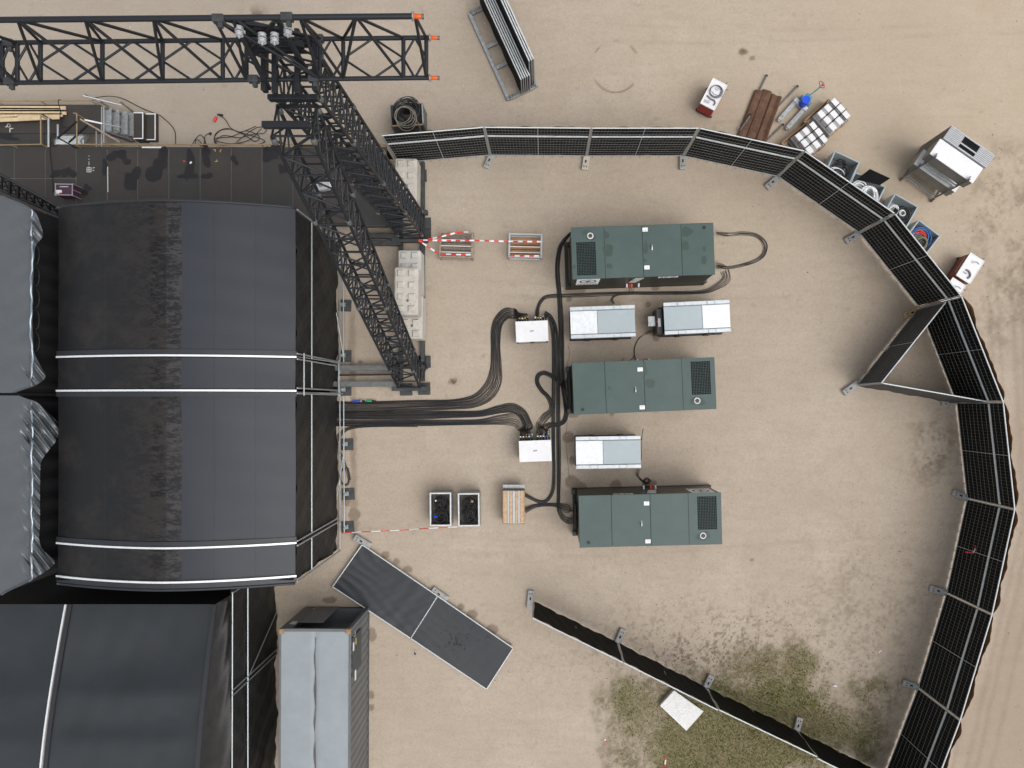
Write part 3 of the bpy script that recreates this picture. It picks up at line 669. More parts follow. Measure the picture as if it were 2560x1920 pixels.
guard('guard_rail', 'long thin timber guard rail along the north edge of the stage deck', [(a, Vector((c.x, a.y, zr)))], [(Vector((a.x+(c.x-a.x)*f, a.y, zr)), ZD) for f in (0, 0.2, 0.4, 0.6, 0.8, 1.0)])
guard('guard_rail', 'short timber guard rail between landing and stage deck at the left edge', [(w('AF', -200, 885, zr), w('AF', 705, 868, zr)), (w('AF', 680, 868, zr), w('AF', 676, 380, zr))], [(w('AF', 190, 880, zr), ZL), (w('AF', 690, 868, zr), ZL), (w('AF', 676, 390, zr), ZL)])
guard('guard_rail', 'short timber guard rail across the head of the small steps', [(w('AF', 1275, 860, zr-0.1), w('AF', 1275, 355, zr-0.1)), (w('AF', 1275, 355, zr-0.1), w('AF', 1215, 352, zr-0.1))], [(w('AF', 1275, 365, zr-0.1), ZL)])
b = MB(); pts = spline([w('AF', 1010, 130, 2.0), w('AF', 965, 145, 1.9), w('AF', 1000, 310, 1.2), w('AF', 1015, 520, 1.1), w('AF', 985, 640, 1.1), w('AF', 900, 800, 1.15), w('AF', 825, 930, 1.24), w('AF', 860, 1300, 1.22), w('AF', 880, 1659, 1.22)], 6)
o = b.path(pts, 0.014, 6).build('cable', 'rubber', None, smooth=True); _tag(o, 'single black cable crossing the stage deck from the landing rail', 'cable')
# big steel stairs down to the ground
st = thing('steel_stairs', 'galvanized steel stairs with grating treads leading down from the landing', 'stairs', tuple(w('U', 1000, 850, 0)))
for i, xx in enumerate((700, 900, 1110, 1280)):
    z = ZL-0.08-0.2*i; p, q = w('U', xx, 510+40*i, z), w('U', xx, 1100+35*i, z)
    MB().bar((p.x, p.y, z), (p.x, q.y, z), 0.25, 0.035, b=0.004).build('tread', 'galv', st, world=True)
for yy in (505, 1105):
    p, q = w('U', 610, yy, ZL), w('U', 1330, yy+130, 0.1); MB().bar(p, (q.x, p.y, 0.1), 0.05, 0.2).build('stringer', 'steel', st, world=True)
def tube_path(name, pts, r, m, parent): return MB().path(pts, r, 8).build(name, m, parent, world=True, smooth=True)
for (a, c, r_, m_) in (((70,190,2.1),(1040,430,1.5),0.026,'scaf'),((110,130,2.15),(560,440,1.1),0.022,'scaf'),((120,800,2.0),(560,895,1.9),0.03,'white'),((560,895,1.9),(1020,985,1.5),0.024,'scaf'),((860,1030,1.5),(1300,1320,0.3),0.022,'scaf'),((600,480,1.0),(600,1380,1.0),0.028,'scaf'),((545,480,1.0),(545,1480,1.0),0.024,'galv')):
    rod('handrail', w('U', *a), w('U', *c), r_, m_, st)
for (a, c) in (((1000,330,1.1),(1330,600,0.1)),((0,780,1.9),(1000,1360,0.8)),((480,330,1.9),(720,470,1.0))):
    MB().bar(w('U', *a), w('U', *c), 0.06, 0.05, b=0.004).build('handrail', 'rust', st, world=True)
rod('post', w('U', 410, 1090, 1.0), w('U', 410, 1480, 1.2), 0.024, 'scaf', st); rod('post', w('U', 815, 1330, 0.4), w('U', 815, 1490, 0.9), 0.02, 'scaf', st)
# small steps between landing and stage deck
sm = thing('small_steps', 'small pale galvanized steps with black handrails between landing and stage deck', 'stairs', tuple(w('AF', 1200, 740, 0)))
for i, yy in enumerate((830, 770, 700, 630)):
    p, q = w('AF', 905+30*i, yy, 1.05-0.16*i), w('AF', 1390-0*i, yy, 1.05-0.16*i)
    MB().bar(p, (q.x, p.y, p.z), 0.17, 0.03, b=0.004).build('tread', 'galv_pale', sm, world=True)
for a, c in (((1350,850,1.1),(1570,580,0.4)),((905,840,1.1),(1150,560,0.4))): MB().bar(w('AF', *a), w('AF', *c), 0.04, 0.17).build('stringer', 'galv', sm, world=True)
for a, c in (((960,760,1.9),(1270,490,1.6)),((960,760,1.9),(1270,930,1.25)),((1140,840,1.4),(1460,540,1.2)),((680,360,1.9),(1120,610,1.2))): MB().bar(w('AF', *a), w('AF', *c), 0.045, 0.045).build('handrail', 'black', sm, world=True)
for a, c in (((805,430,1.8),(805,915,1.8)),((960,540,1.5),(960,740,1.5))): rod('handrail', w('AF', *a), w('AF', *c), 0.036, 'scaf', sm)
# two-step unit with white edging
ts = thing('step_unit', 'black two-step unit with white taped edges at the foot of the steel stairs', 'steps', tuple(w('U', 1620, 960, 0)))
for k, (x0, x1, ya, yb, z) in enumerate(((1345,1590,610,1280,0.42), (1650,1900,640,1310,0.21))):
    p, q = w('U', x0, ya, z), w('U', x1, yb, z); c = (p+q)/2; L_, W_ = q.x-p.x, p.y-q.y
    MB().cbox((c.x, c.y, z/2), (L_, W_, z-0.004), 0.006).build('step', 'deck_brown', ts, world=True)
    b = MB(); e = 0.035
    b.box((c.x, p.y-e/2, z+0.002), (L_, e, 0.006)); b.box((c.x, q.y+e/2, z+0.002), (L_, e, 0.006)); b.box((q.x-e/2, c.y, z+0.002), (e, W_-2*e-0.004, 0.006))
    b.build('edge_tape', 'white', ts, world=True)
b = MB(); o = b.path(spline([w('U', 300, 260, 0.9), w('U', 720, 205, 0.4), w('U', 1080, 270, 0.06), w('U', 1500, 480, 0.03), w('U', 1880, 640, 0.03), w('A', 1400, 1010, 0.03), w('A', 1505, 1120, 0.03), w('A', 1516, 1250, 0.03)], 8), 0.014, 6).build('cable', 'rubber', None, smooth=True)
_tag(o, 'dark cable lying in a bow around the two-step unit', 'cable')
# stacked boards on the landing
lz = ZL
for i, (xa, ya, xb, yb, wd_, z) in enumerate(((-400,262,1092,267,0.12,0.05),(-400,292,1000,300,0.13,0.05),(-400,325,1000,322,0.10,0.05),(-400,350,1100,352,0.11,0.10),(-400,385,1040,384,0.12,0.10),(-400,410,300,402,0.10,0.15),(-400,480,985,412,0.16,0.15))):
    p, q = w('AF', xa, ya, lz+z), w('AF', xb, yb, lz+z)
    o = MB().bar(p, q, wd_, 0.045, b=0.003).build('board', 'wood_pale', None)
    _tag(o, f'pale sawn board in the lumber stack on the landing, {ORD[i]} from the north', 'board', 'pale boards stacked on the landing')
# flight case
z = ZD+0.45; c, L_, W_, a_ = rect('L', (475,135), (628,137), (475,235), z)
fc = thing('flight_case', 'purple flight case with silver edges standing on the stage deck', 'flight case', (c.x, c.y, ZD), a_)
HF = 0.45; MB().cbox((0,0,HF/2), (L_-0.01, W_-0.01, HF-0.02), 0.01).build('case', 'purple', fc)
b = MB()
for sx in (-1, 1): b.box((sx*(L_/2-0.012), 0, HF-0.003), (0.03, W_+0.006, 0.014)); b.box((sx*L_/2, 0, HF/2), (0.012, 0.03, HF-0.03))
for sy in (-1, 1): b.box((0, sy*(W_/2-0.012), HF-0.002), (L_-0.05, 0.03, 0.014))
for sx in (-1,1):
    for sy in (-1,1): b.box((sx*L_/2, sy*W_/2, HF/2), (0.03, 0.03, HF-0.02))
b.build('edge_profile', 'alu', fc)
MB().box((0.0, 0.10, HF-0.003), (0.30, 0.035, 0.003)).build('lettering', 'panel_grey', fc)
b = MB(); b.box((-0.17, -0.06, HF-0.003), (0.20, 0.09, 0.003)); b.box((-0.21, -0.125, HF-0.003), (0.11, 0.035, 0.003)); b.build('sticker', 'label', fc); MB().box((-0.10, -0.125, HF-0.003), (0.10, 0.035, 0.003)).build('sticker', 'red_tape', fc)
# tangled cable in front of the deck
ch = thing('cable_heap', 'loose black cable loops lying on the sand beside the stage deck', 'cable', tuple(w('A', 1950, 1190, 0)))
for k, pts in enumerate(([(1900,1000),(1945,1030),(2000,1110),(2100,1150),(2200,1180),(2290,1220),(2200,1250),(2060,1240),(1900,1250),(1850,1200),(1900,1130),(1990,1115),(2080,1140),(2212,1090)],
                        [(1860,1250),(1860,1160),(1960,1110),(2100,1160),(2200,1220),(2240,1180),(2130,1130),(2000,1180),(1880,1190),(1860,1215),(2000,1240),(2150,1210),(2240,1130),(2260,1110)],
                        [(1655,1260),(1690,1200),(1730,1165),(1765,1200),(1780,1250)], [(1690,1250),(1690,1210),(1720,1215),(1745,1250)], [(1765,1240),(1770,1180),(1800,1155),(1820,1160)], [(1850,1230),(1930,1170),(2060,1190),(2180,1160),(2280,1150),(2300,1110),(2230,1100),(2140,1150),(2040,1230)])):
    MB().path(spline([w('A', x, y, 0.02+0.012*(k+i % 3)) for i, (x, y) in enumerate(pts)], 7), 0.013, 6).build('cable', 'rubber', ch, world=True, smooth=True)
p, q = w('A', 1850, 1050, 0.05), w('A', 1870, 1010, 0.05); rod('plug', p, q, 0.05, 'red_tape', ch); rod('plug', w('A', 1880, 990, 0.05), w('A', 1925, 995, 0.05), 0.035, 'black', ch); rod('plug', w('A', 1810, 1165, 0.05), w('A', 1822, 1145, 0.05), 0.04, 'black', ch)
# ---------------------------------------------------------------- lattice tower with leaning brace
def lattice(t, A, Bv, wd_, ux, uy, bays, rc, rb, name='brace', flanges=(), m='truss', dense=True):
    A, Bv = Vector(A), Vector(Bv); h = wd_/2
    cs = [ux*sx*h+uy*sy*h for sx, sy in ((-1,-1),(1,-1),(1,1),(-1,1))]
    for c in cs: rod('chord', A+c, Bv+c, rc, m, t)
    for i in range(bays+1):
        p = A.lerp(Bv, i/bays)
        for k in range(4):
            rod('rung', p+cs[k], p+cs[(k+1) % 4], rb, m, t, 8)
            if i < bays:
                q = A.lerp(Bv, (i+1)/bays); fl = (i+k) % 2
                rod('diagonal', p+cs[k if fl else (k+1) % 4], q+cs[(k+1) % 4 if fl else k], rb, m, t, 8)
                if dense and k % 2: rod('diagonal', p+cs[(k+1) % 4 if fl else k], q+cs[k if fl else (k+1) % 4], rb*0.8, m, t, 8)
    for f in flanges:
        p = A.lerp(Bv, f); d = (Bv-A).normalized()
        for c in cs: rod('coupler', p+c-d*0.07, p+c+d*0.07, rc*1.55, 'steel', t, 8)
X_, Y_ = Vector((1,0,0)), Vector((0,1,0))
tw = thing('truss_tower', 'tall black lattice tower with upright mast on a ballasted base frame', 'truss tower', (-4.74, 6.32, 0))
lattice(tw, (-4.74,6.32,0.42), (-4.78,6.32,12.3), 0.84, X_, Y_, 24, 0.040, 0.024, flanges=(0.04,0.29,0.54,0.79,0.99))
br = thing('tower_brace', 'black lattice truss leaning north from the ballast base up to the tower head', 'truss', (-4.86, 0.86, 0))
A_, B_ = Vector((-4.84,0.88,0.40)), Vector((-4.92,5.55,12.0)); d_ = (B_-A_).normalized(); uy_ = d_.cross(X_).normalized()
lattice(br, A_, B_, 0.78, X_, uy_, 22, 0.040, 0.024, flanges=(0.115,0.46,0.78,0.99))
for dz in (0.45,):
    p = B_+d_*dz; MB().bar(p+Vector((-0.46,-0.42,0)), p+Vector((0.46,-0.42,0)), 0.12, 0.14, b=0.01).build('head_beam', 'truss', br, world=True)
# tower head: sleeve frame and pulleys
zh = 12.45; cx, cy = -4.78, 6.32
for (dx, dy, sx, sy, sz, z) in ((0,-0.52,0.95,0.10,0.16,zh),(0,0.52,0.95,0.10,0.16,zh),(-0.48,0,0.10,0.95,0.16,zh+0.18),(0.48,0,0.10,0.95,0.16,zh+0.18),
                                (-0.22,0,0.09,1.2,0.12,zh+0.36),(0.20,0,0.09,1.2,0.12,zh+0.36)):
    MB().cbox((cx+dx, cy+dy, z), (sx, sy, sz), 0.01).build('head_beam', 'truss', tw, world=True)
for (p, q, wd_) in ((('B',195,255,13.6),('B',505,250,13.6),0.07),(('B',195,288,13.5),('B',520,283,13.5),0.09),(('B',220,395,13.2),('B',690,388,13.2),0.11),(('B',230,440,13.0),('B',690,432,13.0),0.06)):
    MB().bar(w(*p), w(*q), wd_, 0.12, b=0.01).build('head_beam', 'truss', tw, world=True)
for k, (c, x, y) in enumerate((('B',130,270),('B',330,330),('B',437,330),('B',552,265))):
    z = 13.95; p = w(c, x, y, z); b = MB()
    for dy in (-0.045, 0.045): 
        b.path([(p.x, p.y+dy-0.030, z), (p.x, p.y+dy-0.020, z)], 0.070, 18); b.path([(p.x, p.y+dy-0.020, z), (p.x, p.y+dy+0.020, z)], 0.050, 18); b.path([(p.x, p.y+dy+0.020, z), (p.x, p.y+dy+0.030, z)], 0.070, 18)
    pu = b.build('pulley', 'panel_grey', tw, world=True, smooth=False); MB().path([(p.x, p.y-0.12, z), (p.x, p.y+0.10, z)], 0.018, 8).build('axle', 'alu', pu, world=True)
# triangular truss along the top
tri = thing('roof_truss', 'black triangular lattice truss running across the top left, with orange end caps', 'truss', (-9.5, 5.2, 0))
ZQ = 12.7; ZAp = 14.15
a2, a3 = w('B', 1778, 325, ZQ), w('B', 1780, 672, ZQ); dy = a2.y-a3.y
xA, xB = -13.4, a2.x
y2, y3 = a2.y, a3.y; yA = w('B', 1690, 140, ZAp).y; slope = (w('A', 0, 172, ZAp).y-yA)/(w('A', 0, 172, ZAp).x-w('B', 1690, 140, ZAp).x)
sl3 = 0.012
def tp(x, k):
    if k == 0: return Vector((x, yA+slope*(x-xB), ZAp))
    return Vector((x, (y2 if k == 2 else y3)+sl3*(x-xB), ZQ))
for k, r_ in ((0,0.048),(2,0.042),(3,0.042)):
    rod('chord', tp(xA, k), tp(xB-(0.0 if k else 0.05), k), r_, 'truss', tri, 14)
    e = tp(xB-(0.0 if k else 0.05), k); cp = rod('end_cap', e, e+Vector((0.15,0,-0.01)), r_*0.85, 'orange', tri, 14); rod('collar', e-Vector((0.01,0,0)), e+Vector((0.02,0,0)), r_*1.6, 'galv', tri, 14); rod('end_ring', e+Vector((0.15,0,-0.01)), e+Vector((0.18,0,-0.01)), r_*0.9, 'steel', tri, 14)
D2 = (HC-ZQ)/FPX
rx_ = [w('B', x, 500, ZQ).x for x in (1748, 1550, 1030, 830)]+[w('A', x, 500, ZQ).x for x in (2130, 1925, 1405, 885, 350, 150, 20, -160, -680)]
rx_ = sorted(rx_, reverse=True)
for i, x in enumerate(rx_):
    rod('rung', tp(x, 2), tp(x, 3), 0.040, 'truss', tri)
for xa, xb in zip(rx_[:-1], rx_[1:]):
    L_ = xa-xb
    if L_ < 0.45 and L_ > 0.2 or L_ >= 0.45:
        xm = (xa+xb)/2; mid_a, mid_b = (tp(xa, 2)+tp(xa, 3))/2, (tp(xb, 2)+tp(xb, 3))/2
        for mm in (mid_a, mid_b):
            for k in (2, 3): rod('diagonal', mm, tp(xm, k), 0.022, 'truss', tri, 8)
ax_ = [w('B', x, 140, ZAp).x for x in (1650, 1140, 655)]+[w('A', x, 170, ZAp).x for x in (2020, 1850, 1325, 735, 150, -440)]
ax_ = sorted(ax_, reverse=True)
for x in ax_:
    near = sorted(rx_, key=lambda r: abs(r-x))[:1]
    lo = [r for r in rx_ if r < x-0.02][:1]; hi = [r for r in rx_ if r > x+0.02][-1:]
    p = tp(x, 0)
    for r_ in lo+hi:
        for k in (2, 3): rod('diagonal', p, tp(r_, k), 0.028, 'truss', tri, 8)
for (c, x, y, z) in (('A',1890,165,ZAp),('B',545,150,ZAp),('A',90,705,ZQ),('B',255,685,ZQ),('B',775,680,ZQ),('A',75,375,ZQ),('B',815,335,ZQ)):
    p = w(c, x, y, z); b = MB(); b.cbox(p, (0.20,0.13,0.13), 0.012); b.cbox(p+Vector((0.03,-0.10,0)), (0.08,0.10,0.08), 0.01); b.build('joint_block', 'steel_dark', tri, world=True)
# leaning legs of the head on both sides of the truss
for (p, q) in ((('B',90,180,14.0),('B',390,770,12.5)),(('B',470,180,14.0),('B',760,700,12.5)),(('B',230,440,12.9),('B',700,690,12.6)),(('B',440,180,14.1),('B',240,430,13.2)),(('B',120,190,14.0),('B',560,260,13.7)),(('B',100,180,14.0),('B',260,300,13.5))):
    MB().bar(w(*p), w(*q), 0.09 if p[1] in (90, 470) else 0.05, 0.07, b=0.008).build('head_post', 'truss', tw, world=True)
# base frame
bf = thing('tower_chassis', 'dark steel base frame of beams under the truss tower and the concrete ballast', 'base frame', (-4.7, 3.6, 0))
for (x0, y0, x1, y1, wd_, ht, z) in ((-4.42,8.75,-4.42,0.75,0.14,0.20,0.10),(-5.22,8.75,-5.22,0.75,0.14,0.20,0.10),(-5.5,6.85,-4.2,6.85,0.16,0.20,0.305),(-5.5,5.85,-4.2,5.85,0.16,0.20,0.305),(-5.5,1.28,-4.2,1.28,0.16,0.18,0.295),(-5.5,0.48,-4.2,0.48,0.16,0.18,0.295)):
    MB().bar((x0,y0,z), (x1,y1,z), wd_, ht, b=0.01).build('beam', 'steel_dark', bf, world=True)
for yy, m_ in ((920,'steel'),(960,'steel')):
    p, q = at(835, yy, 0.3), at(990, yy, 0.3); MB().bar((p.x-0.6, p.y, 0.30), (q.x+0.05, q.y, 0.30), 0.20, 0.16, b=0.01).build('beam', m_, bf, world=True)
for yy in (562, 590, 608):
    p, q = at(900, yy, 0.3), at(1000, yy, 0.3); MB().bar((p.x, p.y, 0.30), (q.x+0.05, q.y, 0.30), 0.18, 0.16, b=0.01).build('beam', 'steel_dark', bf, world=True)
MB().bar(at(838, 938, 0.2), at(985, 936, 0.2), 0.06, 0.1).build('beam', 'black', bf, world=True)
for (px, py) in ((1016,974),(1061,972),(1063,560),(1063,588),(1050,905),(1052,440),(1062,905)):
    p = at(px, py, 0); MB().cbox((p.x, p.y, 0.025), (0.44,0.44,0.05), 0.006, 0.03).build('foot_plate', 'steel_dark', bf, world=True)
    b = MB(); b.cyl((p.x-0.05, p.y+0.05, 0.05), 0.035, 0.22, 10); b.build('jack', 'steel', bf, world=True)
MB().path(spline([w('AA', 900, 1470, 0.5), w('AA', 910, 1390, 0.6), w('AA', 930, 1350, 0.6), w('AA', 900, 1310, 0.5)], 6), 0.03, 8).build('lifting_bow', 'black', bf, world=True, smooth=True)
# ballast
def block(name, label, px0, px1, py0, py1, ztop, h=0.8, m='concrete'):
    p, q = at(px0, py0, ztop), at(px1, py1, ztop); c = (p+q)/2; L_, W_ = q.x-p.x, p.y-q.y
    t = thing(name, label, 'concrete block', (c.x, c.y, ztop-h), random.uniform(-0.012, 0.012), 'concrete ballast blocks')
    MB().cbox((0,0,h/2), (L_, W_, h), 0.045).build('block_body', m, t)
    n = max(2, round(W_/0.42))
    for i in range(n):
        for sx in (-1, 1):
            b = MB(); y = -W_/2+W_*(i+0.5)/n; x = sx*L_*0.23
            b.add([(x-0.12,y-0.12,h),(x+0.12,y-0.12,h),(x+0.12,y+0.12,h),(x-0.12,y+0.12,h),(x-0.085,y-0.085,h+0.06),(x+0.085,y-0.085,h+0.06),(x+0.085,y+0.085,h+0.06),(x-0.085,y+0.085,h+0.06)], [[4,5,6,7],[0,1,5,4],[1,2,6,5],[2,3,7,6],[3,0,4,7]])
            b.build('stud', m, t)
    rod('lifting_eye', MW[t]@Vector((0.06,-W_*0.2,h+0.002)), MW[t]@Vector((0.06,-W_*0.2,h+0.012)), 0.045, 'stain', t)
block('concrete_block', 'pale concrete ballast block just below the left end of the mesh fence', 986, 1042, 395, 511, 1.0)
block('concrete_block', 'grey concrete ballast block lying low beside the tower mast foot', 996, 1052, 625, 737, 1.02, m='concrete_grey2') if False else None
mat('concrete_light', (0.46,0.45,0.42), 0.9, 0, 0.12, 4, 0.5, 30, col2=(0.54,0.52,0.49))
block('concrete_block', 'grey concrete ballast block lying low beside the tower mast foot', 995, 1052, 625, 736, 1.0, m='concrete_light')
block('concrete_block', 'concrete ballast block lying low at the south end of the stack', 996, 1056, 738, 847, 1.0)
block('concrete_block', 'pale concrete ballast block on top of the two lower blocks', 985, 1045, 668, 787, 1.87)
# dark truss at the left edge under the silver sheet
lt = thing('side_truss', 'short black lattice truss at the left edge above the stage deck', 'truss', tuple(at(60, 490, 0)))
zt = 4.4
pa, pb, pc, pd = w('L', -200, -60, zt+0.4), w('L', 500, 395-60, zt-0.6), w('L', -200, 100, zt), w('L', 500, 400, zt-1.0)
rod('chord', pa, pb, 0.04, 'truss_dark', lt); rod('chord', pc, pd, 0.05, 'truss_dark', lt)
pe, pf = pa+Vector((0,-0.1,-0.7)), pb+Vector((0,-0.1,-0.7)); rod('chord', pe, pf, 0.035, 'truss_dark', lt)
for i in range(11):
    f = i/10; rod('rung', pa.lerp(pb, f), pc.lerp(pd, f), 0.028 if i not in (4, 5) else 0.05, 'truss_dark', lt); rod('rung', pa.lerp(pb, f), pe.lerp(pf, f), 0.025, 'truss_dark', lt)
    if i < 10: rod('diagonal', pa.lerp(pb, f), pc.lerp(pd, f+0.1), 0.02, 'truss_dark', lt); rod('diagonal', pe.lerp(pf, f+0.1), pc.lerp(pd, f), 0.02, 'truss_dark', lt)

# chain hoist lying on the deck below the brace
ph = w('F', 565, 430, ZD+0.25); hz = thing('chain_hoist', 'white and grey chain hoist on the stage deck below the leaning truss', 'chain hoist', (ph.x, ph.y, ZD), 0.2)
MB().cbox((0,0,0.16), (0.52,0.30,0.28), 0.04).build('motor_housing', 'panel_grey', hz); MB().cbox((-0.33,0.02,0.14), (0.14,0.26,0.24), 0.03).build('end_cover', 'white', hz); MB().cbox((0.33,0.02,0.14), (0.14,0.24,0.24), 0.03).build('end_cover', 'white', hz)
MB().path(ring((0,0.02,0.33), 0.06, 14), 0.015, 6, True).build('hook', 'steel', hz, smooth=True)
# ---------------------------------------------------------------- generators
mat('gen_soot', (0.038,0.066,0.061), 0.6, 0, 0.2, 6)
GH = 2.3; GL, GW = 4.76, 1.735
def gx(f): return -GL/2+GL*f
def gy(f): return GW/2-GW*f
def make_generator(label, c, rz, wets):
    t = thing('generator', label, 'generator', (c.x, c.y, 0), rz, 'green generators in the compound')
    MB().cbox((0,0,1.20), (GL-0.03, GW-0.03, 2.06), 0.02).build('body', 'gen_side', t)
    b = MB()
    b.bar((-GL/2-0.16, GW/2-0.09, 0.11), (GL/2+0.12, GW/2-0.09, 0.11), 0.16, 0.22, b=0.01); b.bar((-GL/2-0.16, -GW/2+0.09, 0.11), (GL/2+0.12, -GW/2+0.09, 0.11), 0.16, 0.22, b=0.01)
    for x in (-GL/2-0.10, -1.0, 1.0, GL/2+0.06): b.bar((x, -GW/2+0.172, 0.11), (x, GW/2-0.172, 0.11), 0.12, 0.18)
    b.build('skid', 'black', t)
    seams = [0, 0.231, 0.499, 0.772, 1.0]
    gx0, gx1, gy0, gy1 = gx(0.033), gx(0.169), gy(0.93), gy(0.29)
    for k in range(4):
        xa, xb = gx(seams[k])+(0.004 if k else 0), gx(seams[k+1])-(0.004 if k < 3 else 0)
        b = MB()
        if k == 0:                                        # the panel round the grille opening
            for (x0, x1, y0, y1) in ((xa, gx0, -GW/2, GW/2), (gx1, xb, -GW/2, GW/2), (gx0, gx1, -GW/2, gy0), (gx0, gx1, gy1, GW/2)):
                b.box(((x0+x1)/2, (y0+y1)/2, GH-0.025), (x1-x0, y1-y0, 0.05))
        else: b.cbox(((xa+xb)/2, 0, GH-0.025), (xb-xa, GW, 0.05), 0.006)
        b.build('roof_panel', 'gen_top', t)
    g = MB().box(((gx0+gx1)/2, (gy0+gy1)/2, GH-0.06), (gx1-gx0, gy1-gy0, 0.02)).build('radiator_grille', 'void', t)
    b = MB(); n1, n2 = 12, 21
    for i in range(n1+1): x = gx0+(gx1-gx0)*i/n1; b.box((x, (gy0+gy1)/2, GH-0.008), (0.0075, gy1-gy0, 0.010))
    for j in range(n2+1): y = gy0+(gy1-gy0)*j/n2; b.box(((gx0+gx1)/2, y, GH-0.0095), (gx1-gx0, 0.0075, 0.010))
    b.build('grille_mesh', 'gen_top', g, kind='stuff')
    ex = (gx(0.134), gy(0.175)); b = MB(); N = 22
    b.path([Vector((ex[0]+0.09*math.cos(2*PI*i/N), ex[1]+0.09*math.sin(2*PI*i/N), GH+0.012)) for i in range(N)], 0.022, 6, True)
    e = b.build('exhaust_collar', 'offwhite', t, smooth=True); b = MB(); b.cyl((ex[0], ex[1], GH-0.01), 0.078, 0.025, 18); b.build('exhaust_flap', 'steel_dark', e)
    b = MB(); b.path([(gx(0.563), gy(0.43)-0.09, GH+0.0), (gx(0.563), gy(0.43)-0.05, GH+0.05), (gx(0.563), gy(0.43)+0.05, GH+0.05), (gx(0.563), gy(0.43)+0.09, GH+0.0)], 0.025, 8); b.build('lifting_eye', 'alu', t, smooth=True)
    b = MB(); b.cyl((gx(0.936), gy(0.09), GH), 0.045, 0.05, 14); b.build('filler_cap', 'black', t)
    for fx, fy in ((0.52,0.09),(0.524,0.82)):
        s = MB().cbox((gx(fx), gy(fy), GH+0.002), (0.175,0.13,0.004), 0.0015).build('sticker', 'label', t)
        b = MB()
        for i in range(4): b.box((gx(fx)-0.045+0.03*i, gy(fy)-0.02, GH+0.0047), (0.02, 0.014 if i % 2 else 0.02, 0.001))
        b.build('lettering', 'stain', s)
    MB().poly(blob((ex[0]-0.02, ex[1]+0.02, GH+0.0009), 0.22, 0.16, int(c.y*9)+3, 26, 0.3)).build('soot_mark', 'gen_soot', t)
    for k, (fx, fy, rx, ry) in enumerate(wets):
        MB().poly(blob((gx(fx), gy(fy), GH+0.0012), rx, ry, 40+k*3+int(c.y*5), 26, 0.22)).build('wet_patch', 'gen_wet', t)
    ys = -GW/2+0.012                                      # the lettered long side
    lg = MB().box((gx(0.115), ys, 1.62), (0.78, 0.006, 1.15)).build('logo_plate', 'label', t)
    b = MB(); N = 28
    for i in range(N):
        a1, a2 = 2*PI*i/N, 2*PI*(i+1)/N
        b.add([(gx(0.115)+r*math.cos(a), ys-0.005, 1.72+r*math.sin(a)*1.2) for r, a in ((0.29,a1),(0.29,a2),(0.23,a2),(0.23,a1))], [[0,1,2,3]])
    x = gx(0.115); b.add([(x+dx*0.15, ys-0.0055, 1.72+dz*0.26) for dx, dz in ((0.6,1.0),(-1.1,-0.15),(-0.1,-0.1),(-0.6,-1.0),(1.1,0.2),(0.1,0.15))], [[0,1,2],[0,2,5],[2,3,4],[2,4,5]])
    for i in range(7): b.box((x-0.3+0.1*i, ys-0.004, 1.16), (0.065, 0.003, 0.09))
    b.build('emblem', 'black', lg)
    b = MB()
    for i, ch_w in enumerate((0.10,0.05,0.09,0.05,0.10,0.10,0.05,0.08,0.10)): b.box((gx(0.66)+i*0.075-0.2, ys, 2.02), (ch_w*0.62, 0.004, 0.22))
    b.build('lettering', 'label', t)
    pn = MB().box((gx(0.46), ys, 1.45), (0.5, 0.004, 0.95)).build('socket_panel', 'black', t)
    b = MB()
    for i in range(4): b.box((gx(0.478)-0.045*i, ys-0.005, 1.98-0.24*i), (0.30-0.03*(i > 2), 0.004, 0.17))
    b.build('rating_plate', 'offwhite', pn)
    for i, (m_, dx) in enumerate((('white',-0.22),('red',-0.13),('orange',-0.05),('white',0.20))):
        MB().path([(gx(0.46)+dx, ys, 0.95), (gx(0.46)+dx, ys-0.12, 0.9)], 0.03, 8).build('power_plug', m_, pn)
    # end frame with terminal box
    xe = GL/2+0.03
    b = MB()
    for sy in (-1, 1): b.cbox((xe+0.06, sy*(GW/2-0.12), 0.30), (0.14,0.16,0.24), 0.01)
    for sy in (-0.3, 0.3): b.bar((xe+0.05, sy-0.4, 0.36), (xe+0.05, sy+0.4, 0.36), 0.02, 0.03)
    b.build('end_bumper', 'steel_dark', t)
    MB().cbox((xe+0.035, 0.05, 0.75), (0.06,0.9,0.5), 0.008).build('terminal_box', 'black', t)
    return t
def gcent(c, tl, tr, bl):
    p, L_, W_, a_ = rect(c, tl, tr, bl, GH); return p, a_
p, a_ = gcent('I', (260,190), (1622,143), (265,676)); G1 = make_generator('green generator enclosure with several wet patches, the northernmost of three', p, a_, [(0.245,0.16,0.10,0.13),(0.255,0.46,0.19,0.20),(0.262,0.77,0.09,0.10),(0.52,0.445,0.08,0.20),(0.81,0.16,0.22,0.15),(0.80,0.425,0.11,0.18),(0.93,0.50,0.06,0.09),(0.925,0.715,0.10,0.14),(0.015,0.76,0.04,0.09),(0.51,0.68,0.07,0.06)])
p, a_ = gcent('J', (313,215), (1885,150), (332,778)); G2 = make_generator('green generator enclosure with two wet patches, standing between the fuel tanks', p, a_+PI, [(1-0.508,1-0.17,0.08,0.20),(1-0.54,1-0.455,0.17,0.17),(1-0.255,1-0.515,0.065,0.07)])
p, a_ = gcent('K', (375,308), (1955,270), (398,880)); G3 = make_generator('dry green generator enclosure, the southernmost of three', p, a_+PI, [])
